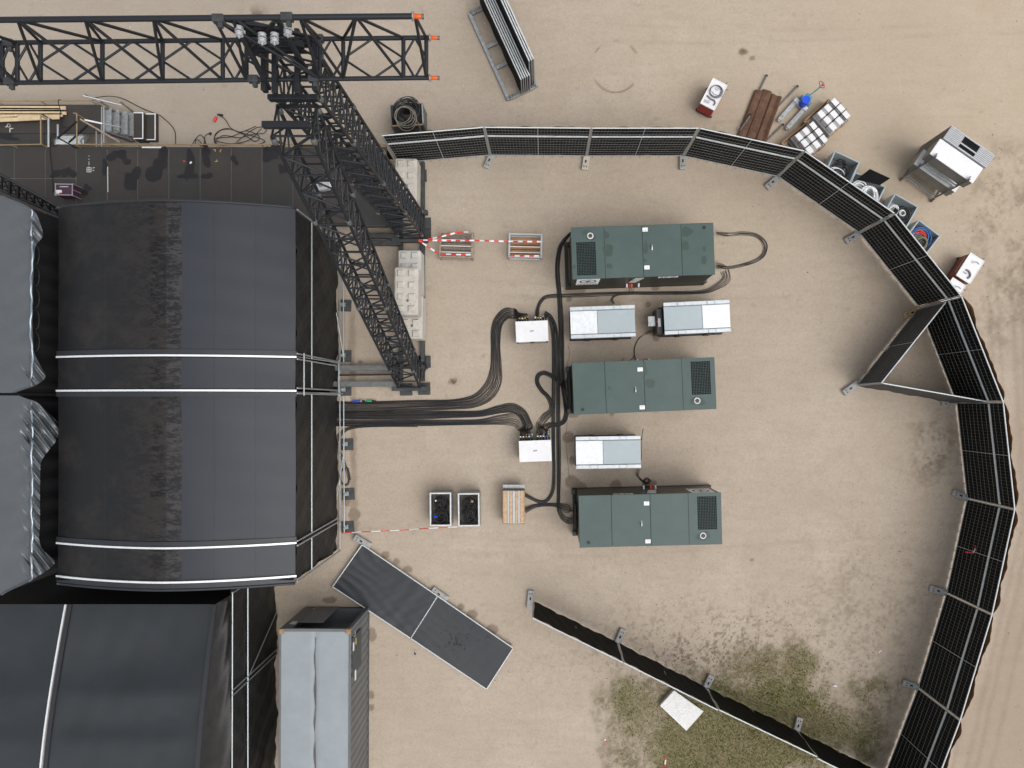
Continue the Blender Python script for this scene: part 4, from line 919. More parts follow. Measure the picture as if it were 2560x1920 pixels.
# ---------------------------------------------------------------- fuel tanks
TH = 1.25
def make_tank(label, c, L_, W_, rz, flip, wet=False):
    t = thing('fuel_tank', label, 'fuel tank', (c.x, c.y, 0), rz+(PI if flip else 0), 'galvanized fuel tanks in the compound')
    MB().cbox((0,0,0.66), (L_-0.10, W_-0.12, 1.06), 0.02).build('tank_body', 'gen_side', t)
    MB().cbox((0,0,TH-0.055), (L_-0.02, W_-0.02, 0.05), 0.008).build('lid_frame', 'steel', t)
    xs = -L_/2+L_*0.42
    MB().cbox(((-L_/2+xs)/2, 0, TH-0.012), (xs+L_/2-0.012, W_-0.33, 0.03), 0.005).build('lid_panel', 'tank_bright', t)
    MB().cbox(((L_/2+xs)/2, 0, TH-0.014), (L_/2-xs-0.012, W_-0.33, 0.03), 0.005).build('lid_panel', 'tank_grey', t)
    for sy in (-1, 1):
        MB().cbox((0, sy*(W_/2-0.075), TH-0.006), (L_, 0.135, 0.05), 0.012).build('lid_rail', 'tank_rail', t)
        for fx in (-0.22, 0.23):
            b = MB(); b.cbox((L_*fx, sy*(W_/2-0.075), TH+0.025), (0.24, 0.10, 0.012), 0.004); b.cbox((L_*fx-0.13, sy*(W_/2-0.075), TH+0.03), (0.02, 0.135, 0.03), 0.004); b.cbox((L_*fx+0.13, sy*(W_/2-0.075), TH+0.03), (0.02, 0.135, 0.03), 0.004); b.build('lifting_bracket', 'tank_rail', t)
            b = MB(); b.cbox((L_*fx, sy*(W_/2-0.03), 0.62), (0.20, 0.08, 0.9), 0.01); b.build('side_rib', 'black', t)
    MB().cbox((0,0,0.07), (L_-0.04, W_-0.06, 0.12), 0.01).build('skid', 'black', t)
    b = MB()
    for i in range(14): b.cyl((xs, -W_/2+0.2+(W_-0.4)*i/13, TH+0.002), 0.009, 0.006, 6)
    b.build('rivet', 'steel', t, kind='stuff')
    return t, L_, W_
c, L_, W_, a_ = rect('I', (245,942), (865,920), (255,1250), TH); T1, *_ = make_tank('galvanized topped fuel tank directly below the northern generator, on the left', c, L_, W_, a_, False)
c, L_, W_, a_ = rect('I', (1140,900), (1772,870), (1146,1212), TH); T2, l2, w2 = make_tank('galvanized topped fuel tank with an open end cabinet, the rightmost of three', c, L_, W_, a_, True)
MB().cbox((l2/2+0.10, 0.05, 0.55), (0.22, W_-0.25, 0.85), 0.01).build('pump_cabinet', 'gen_side', T2); MB().cbox((l2/2+0.36, 0.02, 0.80), (0.26, 0.36, 0.03), 0.006).build('open_flap', 'galv', T2); MB().cbox((l2/2+0.12, 0.1, 0.99), (0.10, 0.30, 0.03), 0.006).build('pump', 'galv', T2); MB().cbox((l2/2+0.20, 0.06, 1.0), (0.04, 0.06, 0.04), 0.006).build('valve', 'red', T2)
c, L_, W_, a_ = rect('J', (345,1022), (1065,1010), (357,1386), TH); T3, *_ = make_tank('galvanized topped fuel tank directly above the southern generator', c, L_, W_, a_, False)
# ---------------------------------------------------------------- distribution boxes
BH = 0.95
def make_box(label, c, L_, W_, rz, cols):
    t = thing('distribution_box', label, 'power box', (c.x, c.y, 0), rz, 'white power distribution boxes')
    MB().cbox((0, -0.01, 0.52), (L_-0.03, W_-0.05, 0.82), 0.01).build('cabinet', 'black', t)
    MB().cbox((0, 0, BH-0.02), (L_, W_, 0.04), 0.008).build('lid', 'white', t)
    b = MB()
    for sx in (-1, 1):
        for sy in (-1, 1): b.cbox((sx*(L_/2-0.07), sy*(W_/2-0.07), 0.06), (0.07,0.07,0.12), 0.006)
    b.build('foot', 'steel', t)
    b = MB(); b.path([(-0.06,0.0,BH), (-0.04,0.0,BH+0.035), (0.04,0.01,BH+0.035), (0.06,0.01,BH)], 0.012, 6); b.build('lid_eye', 'steel', t)
    for sx in (-0.25, 0.25): MB().cbox((sx*L_, -W_/2+0.005, 0.62), (0.36*L_, 0.03, 0.3), 0.008).build('side_door', 'galv', t)
    for i in range(len(cols)):
        x = -L_/2+0.06+(L_-0.12)*i/(len(cols)-1)
        if cols[i] is None: continue
        for j, z in enumerate((0.72, 0.46)):
            MB().path([(x, W_/2-0.03, z), (x, W_/2+0.10+0.06*j, z-0.03)], 0.030, 8).build('socket', 'black', t)
            MB().path([(x, W_/2+0.10+0.06*j, z-0.03), (x, W_/2+0.15+0.06*j, z-0.04)], 0.033, 8).build('plug_ring', cols[i] if j == 0 else random.choice(('white','black','yellow')), t)
    return t
c, L_, W_, a_ = rect('H', (305,290), (585,278), (312,470), BH); DB1 = make_box('white lidded power box left of the fuel tanks, the northern one', c, L_, W_, a_, ['black','yellow','white','yellow','black',None,None,'white','yellow','white','black','black']); c1 = c; a1_ = a_; LB, WB = L_, W_
c, L_, W_, a_ = rect('H', (333,1322), (612,1312), (342,1505), BH); DB2 = make_box('white lidded power box with many plugs, the southern one', c, L_, W_, a_, ['white','white','yellow','white','green_plug',None,'white','white','white','blue','green_plug']); c2 = c
# ---------------------------------------------------------------- cables
def bundle(label, ctl, n, r=0.0086, name='cable_loom', seed=0, cat='cable', ends=None, starts=None, cols=None, layers=1.0, k=8, jit=0.35):
    """ctl: (px, py, width m, z)"""
    rr = random.Random(seed); C = [at(c[0], c[1], 0) for c in ctl]
    t = thing(name, label, cat, (C[0].x, C[0].y, 0))
    nor = []
    for i in range(len(C)):
        d = C[min(i+1, len(C)-1)]-C[max(i-1, 0)]; d.normalize(); nor.append(Vector((-d.y, d.x, 0)))
    for q in range(n):
        f = (q+0.5)/n-0.5; lay = rr.random() < (layers-1)
        pts = []
        for i, c in enumerate(ctl):
            wd_ = c[2]; z = (c[3] if len(c) > 3 else 0.0)+r+(2*r*0.8 if lay else 0)+rr.uniform(0, 0.006)
            pts.append(C[i]+nor[i]*(f*wd_+rr.uniform(-1, 1)*jit*wd_/n)+Vector((0, 0, z)))
        if ends: 
            e = ends(q, n); pts = pts+(e if isinstance(e, list) else [e])
        if starts: pts = [starts(q, n)]+pts
        MB().path(spline(pts, k), r*rr.uniform(0.85, 1.1), 6).build('cable', (cols[q % len(cols)] if cols else ('rubber' if rr.random() < 0.6 else 'rubber_grey')), t, world=True, smooth=True)
    return t
def sock(DB, f0, f1, L_, W_, z0=0.45):
    def e(q, n):
        f = f0+(f1-f0)*((q+0.5)/n); z = z0+0.25*(q % 2)
        M = MW[DB]; x = -L_/2+L_*f
        return [M@Vector((x, W_/2+0.34, z*0.55)), M@Vector((x, W_/2+0.12, z))]
    return e
bundle('thick run of black cables from the stage bending north to the northern power box',
       [(800,1016,0.42),(900,1018,0.42),(1045,1014,0.40),(1132,1011,0.38),(1186,1003,0.48),(1219,982,0.62),(1236,952,0.56),(1240,915,0.42),(1239,870,0.36),(1240,830,0.37),(1247,803,0.40),(1266,784,0.42),(1288,784,0.38)], 20, seed=1, ends=sock(DB1, 0.36, 0.06, LB, WB), layers=1.2)
bundle('thick run of black cables from the stage into the southern power box, upper strands',
       [(800,1036,0.32),(900,1038,0.32),(1045,1038,0.31),(1130,1036,0.27),(1200,1034,0.24),(1245,1024,0.30),(1280,1020,0.36),(1303,1032,0.36),(1315,1052,0.34),(1321,1074,0.34)], 17, seed=2, ends=sock(DB2, 0.36, 0.06, LB, WB), layers=1.2)
bundle('lower strands of black cables from the stage into the southern power box',
       [(800,1057,0.24),(900,1058,0.24),(1045,1057,0.23),(1130,1056,0.21),(1200,1055,0.22),(1250,1050,0.38),(1290,1050,0.52),(1306,1070,0.36)], 13, seed=3, ends=sock(DB2, 0.28, 0.04, LB, WB), layers=1.1)
bundle('few black cables curving from the stage wall into the long cable run', [(836,1110,0.16),(848,1090,0.16),(866,1074,0.15),(900,1066,0.13),(960,1064,0.10),(1045,1064,0.09)], 6, seed=4)
bundle('black cables from the northern generator curling back into the southern power box',
       [(1426,592,0.10,0.6),(1408,606,0.14,0.1),(1398,628,0.16),(1393,677,0.17),(1398,735,0.18),(1402,800,0.20),(1404,860,0.19),(1404,900,0.18),(1406,950,0.18),(1413,1000,0.18),(1416,1030,0.18),(1410,1052,0.17),(1396,1061,0.15),(1374,1063,0.20),(1360,1072,0.3)], 10, seed=5, ends=sock(DB2, 0.55, 0.98, LB, WB), layers=1.15)
bundle('bundle of black cables from the northern power box running south to the wooden cable crate',
       [(1368,788,0.20,0.05),(1379,806,0.18),(1384,850,0.15),(1384,950,0.13),(1383,1050,0.14),(1384,1125,0.12),(1385,1180,0.13),(1382,1225,0.13),(1368,1250,0.14),(1350,1254,0.13),(1330,1246,0.13),(1313,1236,0.13,0.1)], 8, seed=6, starts=lambda q, n: MW[DB1]@Vector((LB*(0.12+0.32*q/n), WB/2+0.12, 0.5)), layers=1.2)
bundle('bundle of black cables from the northern power box running south to the southern generator',
       [(1362,782,0.16,0.1),(1378,795,0.16),(1390,830,0.14),(1394,900,0.14),(1395,1000,0.15),(1396,1100,0.16),(1397,1180,0.15),(1396,1240,0.13),(1396,1268,0.14),(1404,1290,0.2),(1418,1301,0.24),(1432,1299,0.2,0.2)], 8, seed=7, ends=lambda q, n: at(1441, 1285+q*2, 0.55), layers=1.1)
bundle('bundle of black cables from the wooden crate into the west end of the southern generator', [(1312,1276,0.18,0.1),(1336,1265,0.15),(1360,1262,0.13),(1384,1262,0.14),(1402,1265,0.20),(1420,1272,0.30,0.1)], 9, seed=8, ends=lambda q, n: at(1441, 1270+q*3.4, 0.55))
bundle('looped bundle of black cables from the middle generator down to the southern power box',
       [(1404,958,0.22),(1388,946,0.18),(1372,936,0.17),(1358,932,0.16),(1345,940,0.16),(1343,957,0.16),(1354,976,0.16),(1369,991,0.16),(1378,1010,0.18),(1378,1028,0.24),(1364,1042,0.3),(1350,1062,0.3)], 10, seed=9, ends=sock(DB2, 0.56, 0.9, LB, WB), starts=lambda q, n: at(1425, 948+q*4, 0.6), layers=1.2)
bundle('bundle of black cables running from the northern power box below the northern generator',
       [(1343,790,0.14,0.1),(1345,770,0.14),(1354,751,0.14),(1372,741,0.15),(1430,739,0.16),(1500,736,0.17),(1583,733,0.13),(1648,733,0.13),(1753,730,0.15),(1792,717,0.24),(1814,699,0.34),(1814,682,0.36),(1805,668,0.28)], 7, seed=10, starts=lambda q, n: MW[DB1]@Vector((LB*(0.08+0.25*q/n), WB/2+0.12, 0.5)), ends=lambda q, n: at(1790, 656+q*2.5, 0.6))
bundle('wide loop of black cables on the sand east of the northern generator', [(1786,588,0.10,0.3),(1820,586,0.16),(1858,584,0.13),(1892,590,0.15),(1912,611,0.17),(1909,636,0.15),(1888,652,0.13),(1850,664,0.14),(1815,669,0.11),(1789,669,0.10,0.3)], 6, 0.0085, seed=11, jit=0.6)
for k, (lab, pts) in enumerate((('pair of thin black cables from the left fuel tank up to the cable run', [(1532,762,0.1,0.3),(1529,749,0.09),(1535,741,0.08),(1552,736,0.05),(1585,734,0.03)]),
                ('three thin black leads hanging from the northern generator sockets', [(1576,722,0.3,0.5),(1578,730,0.2),(1580,734,0.1)]),
                ('pair of thin black cables from the rightmost fuel tank to the middle generator', [(1640,826,0.08,0.4),(1615,834,0.08),(1596,848,0.07),(1586,870,0.05),(1586,890,0.05),(1590,902,0.12)]),
                ('three thin black cables from the southern fuel tank to the southern generator', [(1593,1171,0.16,0.3),(1594,1188,0.14),(1604,1200,0.08),(1616,1207,0.08),(1624,1203,0.1),(1618,1197,0.1),(1609,1203,0.1),(1622,1213,0.2,0.2)]))):
    bundle(lab, pts, (3, 3, 2, 3)[k], 0.010, 'cable_loom', 20+k)
o = MB().path(spline([at(1560,896,0.02), at(1556,902,0.02), at(1562,906,0.02), at(1572,902,0.03), at(1582,896,0.03), at(1587,885,0.02)], 6), 0.011, 6).build('cable', 'rubber', None, smooth=True); _tag(o, 'small black cable loop against the top edge of the middle generator', 'cable')
o = MB().path(spline([at(1603,1100,0.3), at(1608,1071,0.5), at(1605,1090,0.6), at(1604,1130,0.6), at(1603,1150,0.3)], 6), 0.010, 6).build('hose', 'rubber', None, smooth=True); _tag(o, 'thin black hose standing up at the right end of the southern fuel tank', 'hose')
o = MB().path(spline([at(1420,862,0.01), at(1424,890,0.01), at(1414,930,0.01), at(1422,1000,0.01), at(1415,1090,0.01), at(1418,1140,0.01), at(1424,1200,0.01)], 8), 0.005, 5).build('earth_wire', 'stain', None, smooth=True); _tag(o, 'very thin earth wire on the sand along the tanks and generators', 'wire')
# coloured connectors lying on the cable run beside the stage wall
for nm, m_, x0, y0, x1, y1, lab in (('connector','blue',835,843,905,838,'blue cable connector lying on the cable run beside the stage wall'),('connector','green_plug',952,836,1002,838,'green cable connector lying on the cable run beside the stage wall')):
    t = thing(nm, lab, 'connector', tuple(w('G', x0, y0, 0))); rod('sleeve', w('G', x0, y0, 0.07), w('G', x1, y1, 0.07), 0.035, m_, t); rod('tail', w('G', x1, y1, 0.07), w('G', x1+35, y1-2, 0.06), 0.022, 'black', t); rod('ring', w('G', x1, y1, 0.07), w('G', x1+8, y1, 0.07), 0.042, 'yellow' if m_ == 'blue' else 'black', t)
bundle('small tangle of black cables beside the lower stage wall', [(850,1130,0.1),(862,1160,0.16),(872,1195,0.12),(868,1212,0.1),(852,1205,0.1),(852,1180,0.1),(868,1170,0.1),(876,1200,0.08)], 3, 0.011, 'cable_loom', 33)
bundle('small yellow cable coil at the foot of the stage wall', [(850,1215,0.05),(858,1225,0.05),(856,1238,0.05),(849,1240,0.04)], 2, 0.012, 'cable_loom', 34, cols=['yellow'])
# ---------------------------------------------------------------- crates
def steel_crate(label, corners, z, m_, slats, mw, slat_axis_x=True):
    c, L_, W_, a_ = rect(*corners, z); t = thing('slatted_crate', label, 'crate', (c.x, c.y, 0), a_, 'slatted crates with barrier tape')
    for sx in (-1, 1):
        for sy in (-1, 1): MB().cbox((sx*(L_/2-0.03), sy*(W_/2-0.03), z/2), (0.055,0.055,z), 0.006).build('post', m_, t)
    for sy in (-1, 1):
        for zz in (z-0.03, 0.12): MB().cbox((0, sy*(W_/2-0.03), zz), (L_-0.12, 0.05, 0.06), 0.006).build('frame_rail', m_, t)
    for sx in (-1, 1):
        for zz in (z-0.03, 0.12): MB().cbox((sx*(L_/2-0.03), 0, zz), (0.06, W_-0.12, 0.06), 0.006).build('frame_rail', m_, t)
    for i in range(slats):
        y = -W_/2+0.13+(W_-0.26)*i/(slats-1); MB().cbox((0, y, 0.20+random.uniform(0, 0.02)), (L_-0.14, (W_-0.2)/slats*0.8, 0.025), 0.003).build('slat', mw, t)
    for i in range(3):
        y = -W_/2+W_*(0.22+0.24*i); MB().cbox((0, y, z-0.06), (L_-0.12, 0.03, 0.03), 0.004).build('cross_bar', 'offwhite', t)
    b = MB(); b.box((0,0,0.14), (L_-0.1, W_-0.1, 0.02)); b.build('bottom', 'wood_old', t)
    return t
steel_crate('rusty slatted crate with barrier tape nearest the tower foot', ('S', (395,225), (895,238), (408,610)), 0.55, 'rust', 6, 'wood_old')
steel_crate('grey slatted crate with barrier tape at the free end of the tape', ('S', (1425,250), (1925,262), (1432,610)), 0.55, 'panel_grey', 5, 'wood')
def cable_crate(label, tl, tr, bl, seed):
    z = 0.72; c, L_, W_, a_ = rect('T', tl, tr, bl, z); rr = random.Random(seed)
    t = thing('cable_crate', label, 'crate', (c.x, c.y, 0), a_, 'galvanized crates full of cable')
    for sy in (-1, 1): MB().cbox((0, sy*(W_/2-0.02), z/2+0.05), (L_-0.085, 0.035, z-0.1), 0.005).build('side_panel', 'galv', t)
    for sx in (-1, 1): MB().cbox((sx*(L_/2-0.02), 0, z/2+0.05), (0.035, W_, z-0.1), 0.005).build('side_panel', 'galv', t)
    b = MB(); e = 0.05
    for sy in (-1, 1): b.cbox((0, sy*(W_/2-e/2), z-0.01), (L_-2*e-0.004, e, 0.03), 0.005)
    for sx in (-1, 1): b.cbox((sx*(L_/2-e/2), 0, z-0.01), (e, W_, 0.03), 0.005)
    b.build('rim', 'galv_pale', t)
    MB().box((0,0,0.20), (L_-0.1, W_-0.1, 0.02)).build('bottom', 'wood_old', t)
    b = MB()
    for i in range(3): b.cbox(((i-1)*(L_/2-0.08), 0, 0.06), (0.1, W_-0.02, 0.12), 0.006)
    b.build('skid', 'galv', t)
    cx = c
    co = thing('cable_coil', 'black cable coils heaped in the ' + ('left' if seed == 1 else 'right') + ' of the two galvanized crates', 'cable', (c.x, c.y, 0.22), a_, 'coils in the galvanized crates')
    for i in range(26):
        up = i % 2; cy = (0.16 if up else -0.20)*W_+rr.uniform(-0.10, 0.10); r = rr.uniform(0.10, 0.25)
        MB().path(ring((rr.uniform(-0.09, 0.09)*(0.27-r)*8, cy, 0.10+0.013*i), r, 22, rr.uniform(0, 0.05), 1, rr.uniform(0.8, 1.1), rr.uniform(0, 3), 0.05), 0.016, 6, True).build('cable_turn', 'rubber', co, smooth=True)
    for i in range(3): MB().path([(rr.uniform(-0.2, 0.2), rr.uniform(-0.35, 0.35), 0.44), (rr.uniform(-0.2, 0.2), rr.uniform(-0.3, 0.3), 0.45)][:1]+[(rr.uniform(-0.2, 0.2), rr.uniform(-0.3, 0.3), 0.45)], 0.012, 6).build('cable_tail', 'rubber', co, smooth=True)
    if seed == 1: 
        MB().path([(-0.24,-0.26,0.42), (-0.12,-0.28,0.42)], 0.035, 8).build('plug', 'blue', co); MB().path([(-0.20,0.30,0.42), (-0.15,0.295,0.42)], 0.03, 8).build('plug', 'white', co)
    else: MB().path([(0.08,0.30,0.40), (0.16,0.28,0.40)], 0.05, 8).build('plug', 'wood', co)
cable_crate('galvanized crate full of black cables with a blue plug, the left of the pair', (178,220), (462,218), (182,660), 1)
cable_crate('galvanized crate full of black cables, the right of the pair', (548,228), (832,224), (556,665), 2)
z = 0.75; c, L_, W_, a_ = rect('T', (1133,185), (1428,185), (1136,638), z)
t = thing('pallet_crate', 'wooden slatted crate with orange and grey planks beside the cable run', 'crate', (c.x, c.y, 0), a_)
for sy in (-1, 1): MB().cbox((0, sy*(W_/2-0.02), 0.40), (L_-0.02, 0.035, 0.58), 0.005).build('side_panel', 'wood_old', t)
for sx in (-1, 1): MB().cbox((sx*(L_/2-0.02), 0, 0.40), (0.03, W_-0.08, 0.58), 0.005).build('side_panel', 'wood_new', t)
MB().cbox((0, W_/2+0.09, 0.45), (L_, 0.14, 0.05), 0.006).build('ledge', 'galv', t)
wds = [0.17, 0.085, 0.13, 0.11, 0.11, 0.085, 0.15]; x = -L_/2+0.03; tot = sum(wds)
for i, wd_ in enumerate(wds):
    ww = wd_/tot*(L_-0.06); MB().cbox((x+ww/2, random.uniform(-0.008, 0.008), z-0.02+(0.008 if i % 2 == 0 else 0)), (ww-0.008, W_-0.06, 0.03), 0.004).build('plank', 'wood_new' if i % 2 == 0 else 'panel_grey', t); x += ww
MB().cbox((0,0,0.06), (L_-0.06, W_-0.06, 0.1), 0.006).build('skid', 'wood_old', t)
# ---------------------------------------------------------------- barrier tape
def tape(label, runs, wd_=0.055, step=0.16):
    t = thing('barrier_tape', label, 'barrier tape', tuple(Vector((runs[0][0].x, runs[0][0].y, 0))))
    for a, c in runs:
        b = MB(); d = c-a; n = max(2, int(d.length/step)); sd_ = Vector((-d.y, d.x, 0)).normalized()*wd_/2
        for i in range(n):
            p, q = a.lerp(c, i/n), a.lerp(c, (i+1)/n); s1, s2 = 0.05*math.sin(PI*i/n), 0.05*math.sin(PI*(i+1)/n)
            tw_ = Vector((0,0,0.012*math.sin(i*0.9))); tw2 = Vector((0,0,0.012*math.sin((i+1)*0.9)))
            b.add([p-sd_-Vector((0,0,s1))+tw_, q-sd_-Vector((0,0,s2))+tw2, q+sd_-Vector((0,0,s2))-tw2, p+sd_-Vector((0,0,s1))-tw_], [[0,1,2,3]], i % 2)
        b.build('strip', ['red_tape','white'], t, world=True)
tape('red and white barrier tape strung from the tower foot across two slatted crates', [(w('S', 95,355,0.8), w('S', 920,362,0.72)), (w('S', 930,362,0.72), w('S', 1920,380,0.66)), (w('S', 240,345,0.75), w('S', 700,235,0.68)), (w('S', 700,235,0.68), w('S', 830,235,0.66)), (w('S', 95,358,0.8), w('S', 390,555,0.6)), (w('S', 430,560,0.60), w('S', 870,572,0.60)), (w('S', 1450,587,0.60), w('S', 1880,590,0.60))])
tape('red and white barrier tape strung from the stage corner to the cable crates', [(w('O', 680,306,0.5), w('O', 1010,290,0.45)), (w('O', 1010,290,0.45), w('O', 1345,270,0.5))], 0.03, 0.33)
# ---------------------------------------------------------------- site fences
EXT = 0.76; FH = 2.0
def fence_panel(label, p0, p1, outward, ext=True, mesh=True, group='mesh fence panels round the compound', name='site_fence', cloth='cloth', scrim=False, h=FH, cloth_side=1, seed=0, posts=True):
    p0, p1 = Vector((p0.x, p0.y, 0)), Vector((p1.x, p1.y, 0)); d = p1-p0; L_ = d.length; a_ = math.atan2(d.y, d.x); mid_ = (p0+p1)/2
    nrm = Vector((-d.y, d.x, 0)).normalized(); s = 1 if nrm.dot(outward) > 0 else -1        # local +y*s points out of the compound
    t = thing(name, label, 'fence panel', tuple(mid_), a_, group); H = h+(EXT if ext else 0)
    hl = L_/2-0.03
    M = MW[t]
    def R(nm, a, c, r, m_, n=8): return rod(nm, M@Vector(a), M@Vector(c), r, m_, t, n)
    for sx in (-1, 1): R('post', (sx*hl,0,0.10), (sx*hl,0,H), 0.022, 'galv')
    R('top_rail', (-hl,0,H), (hl,0,H), 0.022, 'galv_pale'); R('bottom_rail', (-hl,0,0.16), (hl,0,0.16), 0.018, 'galv')
    if ext:
        MB().cbox((0,0,h), (2*hl-0.05,0.045,0.075), 0.01).build('middle_rail', 'galv_pale', t)
    R('centre_bar', (0,-s*0.012,0.16), (0,-s*0.012,H), 0.008, 'galv_pale', 6)
    if mesh:
        b = MB(); nv = 32; rw = 0.0034
        for i in range(1, nv): x = -hl+2*hl*i/nv; b.path([(x,-s*0.006,0.16), (x,-s*0.006,H)], rw*0.8, 3, cap=False)
        zs = [0.16+(h-0.16)*k/8 for k in range(1, 8)]+([h+EXT*k/3 for k in range(1, 3)] if ext else [])
        for z in zs:
            pts = [(-hl+2*hl*i/12, -s*0.012, z+0.012*math.sin(i*0.9+z*7+seed)) for i in range(13)]; b.path(pts, rw*1.25, 3, cap=False)
        b.build('mesh_wire', 'wire', t, kind='stuff')
    b = MB(); cs = cloth_side*s
    b.grid(lambda u, v: (-hl+0.02+(2*hl-0.04)*u, cs*(0.030+0.012*math.sin(u*17+v*6+seed)+0.010*math.sin(u*41-v*11+seed*2)), 0.10+(H-0.10)*v+0.006*(1-v)*math.sin(u*29+seed)), 36, 10)
    b.build('cloth', cloth, t, smooth=True)
    b = MB()
    for i in range(10):
        x = -hl+2*hl*(i+0.5)/10
        b.path(ring((x, 0, H), 0.03, 6, 0), 0.005, 4, True)
        b.path([(x, -s*0.02, 0.13), (x+0.02, -s*0.05, 0.06)], 0.006, 4)
    b.build('cable_tie', 'black', t, kind='stuff')
    if scrim:
        b = MB(); b.grid(lambda u, v: (-hl+2*hl*u, s*(0.07+(0.05+0.05*abs(math.cos(PI*u))**2+0.06*math.sin(u*7+seed)**2+0.02*math.sin(u*23+seed))*v**2*min(1, 12*u, 12*(1-u))+0.010*math.sin(u*60)), 0.05+(H-0.10)*v), 90, 14)
        b.build('brown_scrim', 'brown_scrim', t, smooth=True)
    t.rotation_euler.x = math.sin(seed*3.7)*0.014
    return t
def foot(label, p, a_, m_='concrete_grey', slot=True, group='concrete fence feet'):
    t = thing('fence_block', label, 'fence foot', (p.x, p.y, 0), a_, group)
    MB().cbox((0,0,0.065), (0.68,0.235,0.125), 0.02).build('block_body', m_, t)
    MB().cbox((-0.04,0,0.135), (0.10,0.05,0.012), 0.002).build('slot', 'void', t)
    for dy in (-0.045, 0.045): rod('hole', MW[t]@Vector((-0.22,dy,0.128)), MW[t]@Vector((-0.22,dy,0.134)), 0.022, 'void', t)
    return t
FP = [(996,410),(1226,391),(1466,393),(1707,393),(1942,444),(2144,584),(2293,769),(2386,1005),(2412,1245),(2361,1480),(2290,1716),(2204,1942)]
ctr = Vector((4.5, 0, 0))
pts = [at(x, y, 0) for x, y in FP]
for i in range(11):
    a, c = pts[i], pts[i+1]; m_ = (a+c)/2
    extra = ['leftmost, beside the concrete block', 'second from its left end', 'third from its left end', 'fourth, in front of the brown timbers', 'fifth, in front of the grey totes', 'sixth, in front of the red trolleys', 'seventh, behind the folded back panel', 'eighth, level with the southern tank', 'ninth, with a tape scrap', 'tenth, with two dusty spots', 'eleventh, cut by the bottom edge'][i]
    d = (c-a).normalized(); g = 0.0
    fence_panel(f'tall mesh fence panel backed with black cloth, {extra}', a+d*g, c-d*g, m_-ctr, scrim=(i >= 6), seed=i*1.7)
ga, gb, gc = at(2290, 774, 0), at(2139.5, 963, 0), at(2384, 1006, 0)
mat('cloth_grey', (0.050,0.047,0.043), 0.85, 0, 0.3, 3, 0.3, 60)
fence_panel('low mesh fence panel folded back into the compound, backed with grey cloth', ga, gb, Vector((1,-1,0)), ext=False, cloth='cloth_grey', seed=31, cloth_side=1)
fence_panel('low fence panel seen edge on, closing the folded back triangle', gb, gc, Vector((0,-1,0)), ext=False, cloth='cloth_grey', seed=37, cloth_side=1)
BP = [(1332,1502),(1543,1606),(1762,1716),(1990,1825),(2216,1938)]
bp_ = [at(x, y, 0) for x, y in BP]
for i in range(4):
    lab = ('black cloth fence panel at the free left end of the bottom fence', 'black cloth fence panel beside the white plate, upper end', 'black cloth fence panel right of the white plate', 'black cloth fence panel cut by the bottom edge')[i]
    fence_panel(lab, bp_[i], bp_[i+1], Vector((-0.4,-1,0)), ext=False, mesh=False, cloth='cloth_wet', cloth_side=-1, seed=50+i, group='black cloth fence panels at the bottom', name='site_fence')
def ang(c, x0, y0, x1, y1): p, q = w(c, x0, y0), w(c, x1, y1); return math.atan2(q.y-p.y, q.x-p.x)
for k, (c, x, y, x0, y0, x1, y1, lab, m_) in enumerate((
    ('C',362,1385,340,1440,380,1350,'grey concrete fence foot under the first joint of the top fence','concrete_grey'),
    ('C',1190,1395,1180,1450,1195,1350,'brownish concrete fence foot under the second joint of the top fence','concrete'),
    ('C',2024,1390,2023,1450,2025,1340,'pale concrete fence foot under the third joint of the top fence','concrete_grey'),
    ('D',985,1300,925,1350,1040,1245,'concrete fence foot set diagonally near the pallets','concrete_grey'),
    ('E',520,1238,450,1270,590,1190,'concrete fence foot near the grey totes','concrete_grey'),
    ('Q',600,355,565,370,640,335,'orange concrete fence foot at the hinge of the folded back panel','wood_new'),
    ('Q',215,828,170,860,265,790,'concrete fence foot at the point of the folded back triangle','concrete_grey'),
    ('Q',840,917,795,920,890,912,'concrete fence foot half hidden under the edge-on panel','concrete_grey'),
    ('Q',905,1505,860,1490,945,1525,'concrete fence foot on the right fence, level with the southern generator','concrete_grey'),
    ('R',830,85,790,70,870,105,'',''),
    ('R',700,635,662,628,745,650,'concrete fence foot on the right fence below the tape scrap','concrete_grey'),
    ('R',545,1178,500,1165,580,1190,'concrete fence foot on the lower right fence','concrete_grey'),
    ('P',190,215,195,150,182,275,'tall grey concrete fence foot at the free end of the bottom fence','concrete_grey'),
    ('P',683,425,690,395,662,460,'grey concrete fence foot, second along the bottom fence','concrete_grey'),
    ('P',1168,680,1180,645,1150,710,'grey concrete fence foot above the white plate','concrete_grey'),
    ('P',1664,915,1672,880,1655,950,'grey concrete fence foot in the grass near the bottom edge','concrete_grey'))):
    if lab: foot(lab, w(c, x, y), ang(c, x0, y0, x1, y1), m_)
